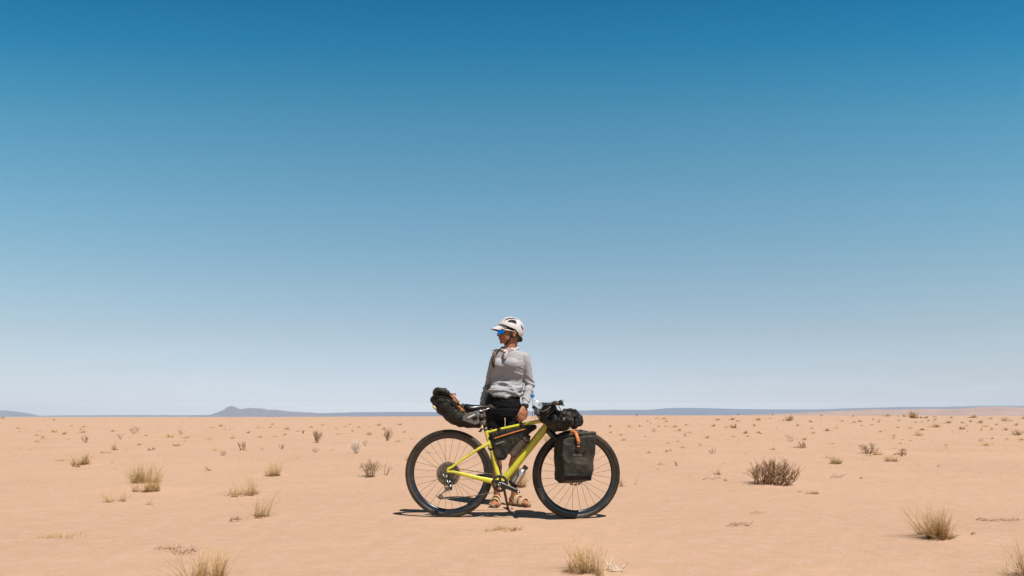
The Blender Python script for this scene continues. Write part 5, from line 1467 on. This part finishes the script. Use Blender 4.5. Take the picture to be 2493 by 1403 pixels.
for i, (px, py, w, h, n, r, m, lab) in enumerate([
    (185, 1138, 24, 9, 1, .0075, 'dead', 'crooked dark stick lying before the bushy far-left tuft'),
    (140, 1311, 104, 14, 3, .0020, 'straw', 'pale dry stalks lying flat on the sand at lower left'),
    (415, 1338, 76, 14, 2, .0019, 'dead', 'thin dark twigs lying above the pale foreground tuft'),
    (452, 1348, 62, 20, 2, .0020, 'dead', 'twig with dark seed pods lying behind the pale foreground tuft'),
    (575, 1270, 34, 12, 2, .0026, 'dead', 'tiny dark twigs below the wide loose tuft at left'),
    (1800, 1284, 60, 12, 2, .0024, 'dead', 'thin broken twig lying below the big brown shrub'),
    (1845, 1252, 38, 7, 2, .0018, 'straw', 'faint dry wisp on the sand under the big brown shrub'),
    (1735, 1169, 50, 9, 1, .0034, 'dead', 'dark bent twig below the small greenish tuft'),
    (2440, 1270, 100, 10, 2, .0022, 'dead', 'dark beaded stem lying towards the right edge'),
    (2392, 1268, 24, 8, 1, .0024, 'dead', 'short dark twig left of the beaded stem'),
    (2193, 1108, 34, 8, 2, .0060, 'dead', 'dark twigs scattered right of the left-swept yellow tuft'),
    (2035, 1163, 32, 12, 1, .0030, 'dead', 'thin arched twig below the compact bristly tuft'),
    (370, 1097, 22, 8, 1, .0080, 'dead', 'dark hooked branch on the left plain above the double tuft'),
    (1196, 1295, 30, 6, 2, .0018, 'olive', 'thin straws left of the flat patch in front of the bicycle'),
    (1500, 1393, 44, 30, 1, .0045, 'pale', 'bent whitish stick beside the golden foreground tuft'),
    (1055, 1105, 40, 6, 1, .0040, 'dead', 'thin arc of twig seen through the rear wheel spokes'),
    (1138, 1170, 42, 5, 1, .0024, 'dead', 'twig on the sand seen through the rear wheel near the chainstay'),
    (1950, 1090, 38, 8, 2, .0060, 'dead', 'row of dark crumbs of twig above the compact bristly tuft'),
    (2376, 1305, 14, 6, 1, .0026, 'dead', 'single short twig right of the dense tussock'),
    ]):
    W_, H_ = size(px, py, w, h)
    drop(lying_mb(W_, H_, n, rg(500+i), r=r), 'twig', M[m], px, py, lab, 'twig', TN)

# small tufts farther out: copies of a few kinds ------------------------------
def far_grass(seed, m):
    g = grass_mb(1.0, .46, 44, rg(seed), r=.022, droop=.4, stray=.25); return browns(g.build('small_grass_tuft', M[m], None), g)
def far_flat(seed, m): return grass_mb(1.0, .30, 36, rg(seed), r=.019, droop=.5, stray=.4, lean=(-.4, 0, 0)).build('small_grass_tuft', M[m], None)
def far_dead(seed, m): return shrub_mb(1.0, .75, 5, 2, rg(seed), r=.026, kink=.3).build('small_dead_bush', M[m], None)
far_kinds = {
    'g': [far_grass(900+k, ('olive', 'straw', 'olive')[k]) for k in range(3)],
    'f': [far_flat(920+k, ('olive', 'straw', 'straw')[k]) for k in range(3)],
    'd': [far_dead(940+k, ('dead', 'greybr', 'dead')[k]) for k in range(3)]}
far_lab = {'g': ('small rounded tuft of dry grass dotted on the distant plain', 'grass tuft', 'small rounded grass tufts far out on the plain'),
           'f': ('small flat wind-swept tuft of grass dotted on the distant plain', 'grass tuft', 'small flat grass tufts far out on the plain'),
           'd': ('tiny dark dead bush dotted on the distant plain', 'shrub', 'tiny dead bushes far out on the plain')}
used = set(); FAR = []
def far(kind, px, py, w, rng, hs=1.0):
    k = rng.randrange(3); src = far_kinds[kind][k]
    p = ray_ground(px, py)
    if (kind, k) in used:
        o = src.copy(); COL.objects.link(o)
    else: o = src; used.add((kind, k))
    s = w*p.y/F
    o.location = p+V((0, 0, -.01)); o.rotation_euler = (0, 0, rng.uniform(-.6, .6)+(math.pi if kind != 'f' and rng.random() < .5 else 0))
    o.scale = (s, s, s*hs)
    lab, cat, grp = far_lab[kind]; tag(o, lab, cat, grp); FAR.append((o, kind, px, py))
rF = random.Random(77)
E = []
def reg(ox, oy, k, s): 
    for t in s.split():
        a = t.split(','); E.append((a[0], ox+float(a[1])/k, oy+float(a[2])/k, float(a[3]) if len(a) > 3 else 11))
reg(0, 970, 4.986, "f,635,412,22 g,765,440,12 f,430,455,15 d,520,492,11 f,395,530,18 g,835,498,6 g,1780,458,10 g,1400,405,11 f,2030,475,28 f,2300,485,22 g,1675,572,12 f,2020,728,12 g,20,243,8 d,655,275,8 g,975,420,14 f,250,368,16 g,1035,350,10 d,980,385,8 f,830,342,12 d,250,612,5 d,1360,785,7 d,2215,298,4 f,345,630,14 f,560,606,10 g,230,408,6 d,130,770,4 d,2245,525,7 f,1525,632,12 g,1585,462,6 f,500,408,10")
reg(500, 970, 4.986, "g,355,488,11 g,650,475,11 d,242,385,7 d,295,392,7 g,945,448,10 d,1785,410,9 f,1670,348,12 f,1610,372,12 g,2000,445,16 f,2375,525,18 d,925,618,20 d,440,630,32 d,215,695,18 d,690,624,8 g,500,635,8 f,1135,730,14 f,1530,630,14 d,1340,655,18 f,70,497,15 f,880,468,14 d,2330,805,4 g,780,355,7 g,1000,380,14 g,1870,358,9 f,65,632,16 g,1290,355,10 g,1110,405,7 d,1980,358,5 f,1640,440,14 d,1650,548,5 d,1495,645,4 g,2080,330,12 g,2150,380,12 g,1405,330,8 g,830,320,8 f,610,360,14 g,510,420,9 d,820,470,4 g,2340,325,10 g,2400,415,8 f,2470,500,12 g,210,340,10 f,110,360,14 g,1760,322,8")
reg(1480, 970, 4.888, "g,485,275,7 f,620,248,18 g,275,345,11 g,15,340,9 g,830,388,11 d,545,402,13 f,1000,412,15 g,1165,475,13 f,425,460,10 g,165,503,12 f,115,548,8 f,675,540,16 g,815,520,8 f,1070,560,17 f,1108,527,8 f,865,590,18 g,510,650,12 g,680,638,12 d,745,632,11 g,1460,258,14 f,1755,262,22 g,2120,270,26 f,1330,446,10 f,1445,460,14 g,2105,452,8 g,2320,498,14 f,2420,418,16 d,2310,595,26 f,1930,615,22 d,1240,660,20 d,1380,782,5 f,560,792,26 f,575,846,14 d,345,215,10 d,1550,195,9 g,1280,262,12 g,2000,360,5 g,2280,325,9 g,20,412,9 g,130,440,10 g,390,335,8 g,615,340,8 g,675,280,9 g,700,340,8 g,770,345,12 g,945,322,8 g,1240,335,12 g,1420,350,7 g,1755,330,10 f,1500,275,16 g,2430,285,10 g,2440,360,7 f,1090,437,5 d,1530,533,4 f,1950,518,10 g,1775,415,12 g,1830,425,8 d,1505,465,6 g,1320,510,4 d,205,596,4 f,560,240,10 g,500,305,5 f,1940,245,10 g,1650,455,8 d,1960,200,7")
reg(1990, 970, 4.956, "g,280,280,8 f,410,295,15 f,250,362,13 f,735,408,15 f,950,358,14 f,1085,366,14 f,890,458,17 d,920,492,8 f,1190,450,28 g,1010,500,6 f,975,550,14 f,1050,555,8 f,210,552,16 g,1010,630,13 f,945,612,12 g,1950,300,14 f,1620,395,9 d,1980,388,9 f,2050,342,15 g,2260,385,12 g,2380,442,18 f,2420,505,20 f,1990,572,24 d,1975,522,12 f,2115,548,10 f,1560,568,14 d,1550,605,6 g,1200,240,30 g,815,218,13 g,2300,275,20 g,2385,328,12 g,2475,248,10 f,2075,252,15 d,1020,700,30 d,1280,500,4 f,1755,688,8 f,1100,512,12 g,95,395,14 g,650,325,8 g,1380,350,20 g,1060,220,9 g,420,218,6 g,980,218,5 g,60,215,7 g,1430,232,8 g,1600,240,8 g,1850,235,14 g,1920,232,7 g,1330,272,7 g,1400,262,8 g,1410,282,5 g,970,272,7 g,1170,292,7 g,1255,288,6 g,530,285,10 g,545,335,6 g,730,288,8 g,680,258,6 g,1555,300,14 g,1765,300,8 g,1295,385,12 f,1870,375,5 g,2120,378,9 g,2145,325,8 f,2060,392,8 f,2480,618,9 d,1460,830,10 g,2300,495,8 g,1715,550,4 g,2090,490,8 g,330,622,4 f,640,700,22 g,1790,335,6 g,1860,285,9 g,1300,240,12 g,740,260,5")
for kd, x, y, w in E: far(kd, x, y, w*(1.95 if kd != 'd' else 1.4), rF)
for k in range(12):
    py = 1014+abs(rF.gauss(0, 16)); px = rF.uniform(0, 2490)
    if 1010 < px < 1480 and py > 1025: continue
    far(rF.choice('gfgd'), px, py, rF.uniform(3.5, 8), rF)

ANCH = [('the bushy far-left tuft', 196, 1128), ('the double tuft', 354, 1175), ('the narrow golden tuft', 663, 1150), ('the tree-like shrub', 771, 1068), ('the bleached shrub', 866, 1092),
        ('the dark bushy shrub', 943, 1062), ('the rear wheel', 1000, 1100), ('the front wheel', 1500, 1100), ('the big brown shrub', 1872, 1145), ('the compact bristly tuft', 2034, 1122),
        ('the sprawling grey branches', 2113, 1092), ('the hill peak', 563, 1010), ('the black twig bush', 1671, 1060), ('the squat olive tuft', 430, 1083), ('the star-shaped twig bush', 1922, 1068),
        ('the round olive tuft', 1788, 1040), ('the dark golden tuft', 1813, 1053), ('the far-right olive tuft', 2340, 1043), ('the ragged grey bush', 2476, 1055), ('the crooked dead bush', 294, 1064),
        ('the airy leaning bush', 326, 1048), ('the scrubby dead bush', 210, 1072), ('the dark spiky bush', 440, 1052), ('the left photo edge', 0, 1040), ('the pannier', 1440, 1045), ('the saddle bag', 1060, 1030)]
DIR = ['right of', 'behind and right of', 'behind', 'behind and left of', 'left of', 'in front and left of', 'in front of', 'in front and right of']
NUM = ['nearest', 'second', 'third', 'fourth', 'fifth', 'sixth', 'seventh', 'eighth', 'ninth', 'tenth', 'eleventh', 'twelfth', 'thirteenth', 'fourteenth']
KN = {'g': 'small rounded grass tuft', 'f': 'small flat wind-swept grass tuft', 'd': 'tiny dark dead bush'}
cells = {}
for o, kd, x, y in FAR:
    best = min(ANCH, key=lambda a: math.hypot(x-a[1], (y-a[2])*2.2))
    d = int(round(math.atan2(-(y-best[2])*2.2, x-best[1])/(math.pi/4))) % 8
    cells.setdefault((kd, best[0], d), []).append((math.hypot(x-best[1], (y-best[2])*2.2), o))
for (kd, an, d), L in cells.items():
    L.sort(key=lambda t: t[0])
    for i, (_, o) in enumerate(L): o['label'] = '%s, %s one %s %s' % (KN[kd], NUM[min(i, 13)], DIR[d], an)
# crumbs of twig, straw and grit too many to count ------------------------------
mb = MB(); rr = random.Random(9)
for k in range(5200):
    py = 1016+(rr.random()**1.5)*410; px = rr.uniform(-500, 3000)
    y = 0.85*F/(py-HY)
    if y > 260: continue
    x = (px-CX)/F*y; z = G(x, y); s = y/F
    if py > 1220: s *= .7
    t = rr.random()
    if t < .55:
        a = rr.uniform(0, math.pi); L = rr.uniform(1.0, 5.0)*s*1.1; r = rr.uniform(.18, .42)*s
        p = V((x, y, z+r*.6)); d = V((math.cos(a), math.sin(a), rr.uniform(0, .35)))*L*.5
        mb.tube([p-d, p+V((0, 0, r))+V((rr.uniform(-.1, .1)*L, 0, 0)), p+d], [r*.7, r, r*.4], 3)
    else:
        r = rr.uniform(.25, .65)*s
        mb.add([V((x-r, y, z-.002)), V((x+r, y-r*.3, z-.002)), V((x, y+r, z-.002)), V((x+r*.2, y, z+r*.9))], [(0, 1, 3), (1, 2, 3), (2, 0, 3)])
o = mb.build('ground_litter', M['litter'], None, smooth=False); tag(o, kind='stuff')
mb = MB()
for k in range(2200):
    py = 1017+(rr.random()**1.4)*160; px = rr.uniform(-500, 3000); y = .85*F/(py-HY)
    if y > 240: continue
    x = (px-CX)/F*y; z = G(x, y); s = y/F
    for q in range(rr.randrange(3, 8)):
        a = rr.uniform(0, 6.28); L = rr.uniform(1.2, 4.2)*s
        b = V((x+rr.uniform(-1, 1)*s*1.5, y, z)); mb.tube([b, b+V((math.cos(a)*.6, math.sin(a)*.6, .6))*L], [.22*s, .06*s], 3)
o = mb.build('ground_cover', M['straw'], None, smooth=False); tag(o, kind='stuff')
# ---------------------------------------------------------------- haze
def haze():
    mb = MB()
    x0, x1, y0, y1, z0, z1 = -18500, 18500, -12500, 12300, -16.0, 165.0
    mb.box(((x0+x1)/2, (y0+y1)/2, (z0+z1)/2), ((x1-x0)/2, 0, 0), (0, (y1-y0)/2, 0), (0, 0, (z1-z0)/2))
    o = mb.build('haze', None, None, smooth=False)
    m = bpy.data.materials.new('haze_air'); m.use_nodes = True
    t = m.node_tree
    for n in list(t.nodes): t.nodes.remove(n)
    out = t.nodes.new('ShaderNodeOutputMaterial'); pv = t.nodes.new('ShaderNodeVolumePrincipled')
    pv.inputs['Color'].default_value = (0.70, 0.80, 1.0, 1)
    pv.inputs['Density'].default_value = 0.00014
    pv.inputs['Anisotropy'].default_value = 0.0
    t.links.new(pv.outputs[0], out.inputs['Volume'])
    o.data.materials.append(m)
    tag(o, kind='stuff')
haze()
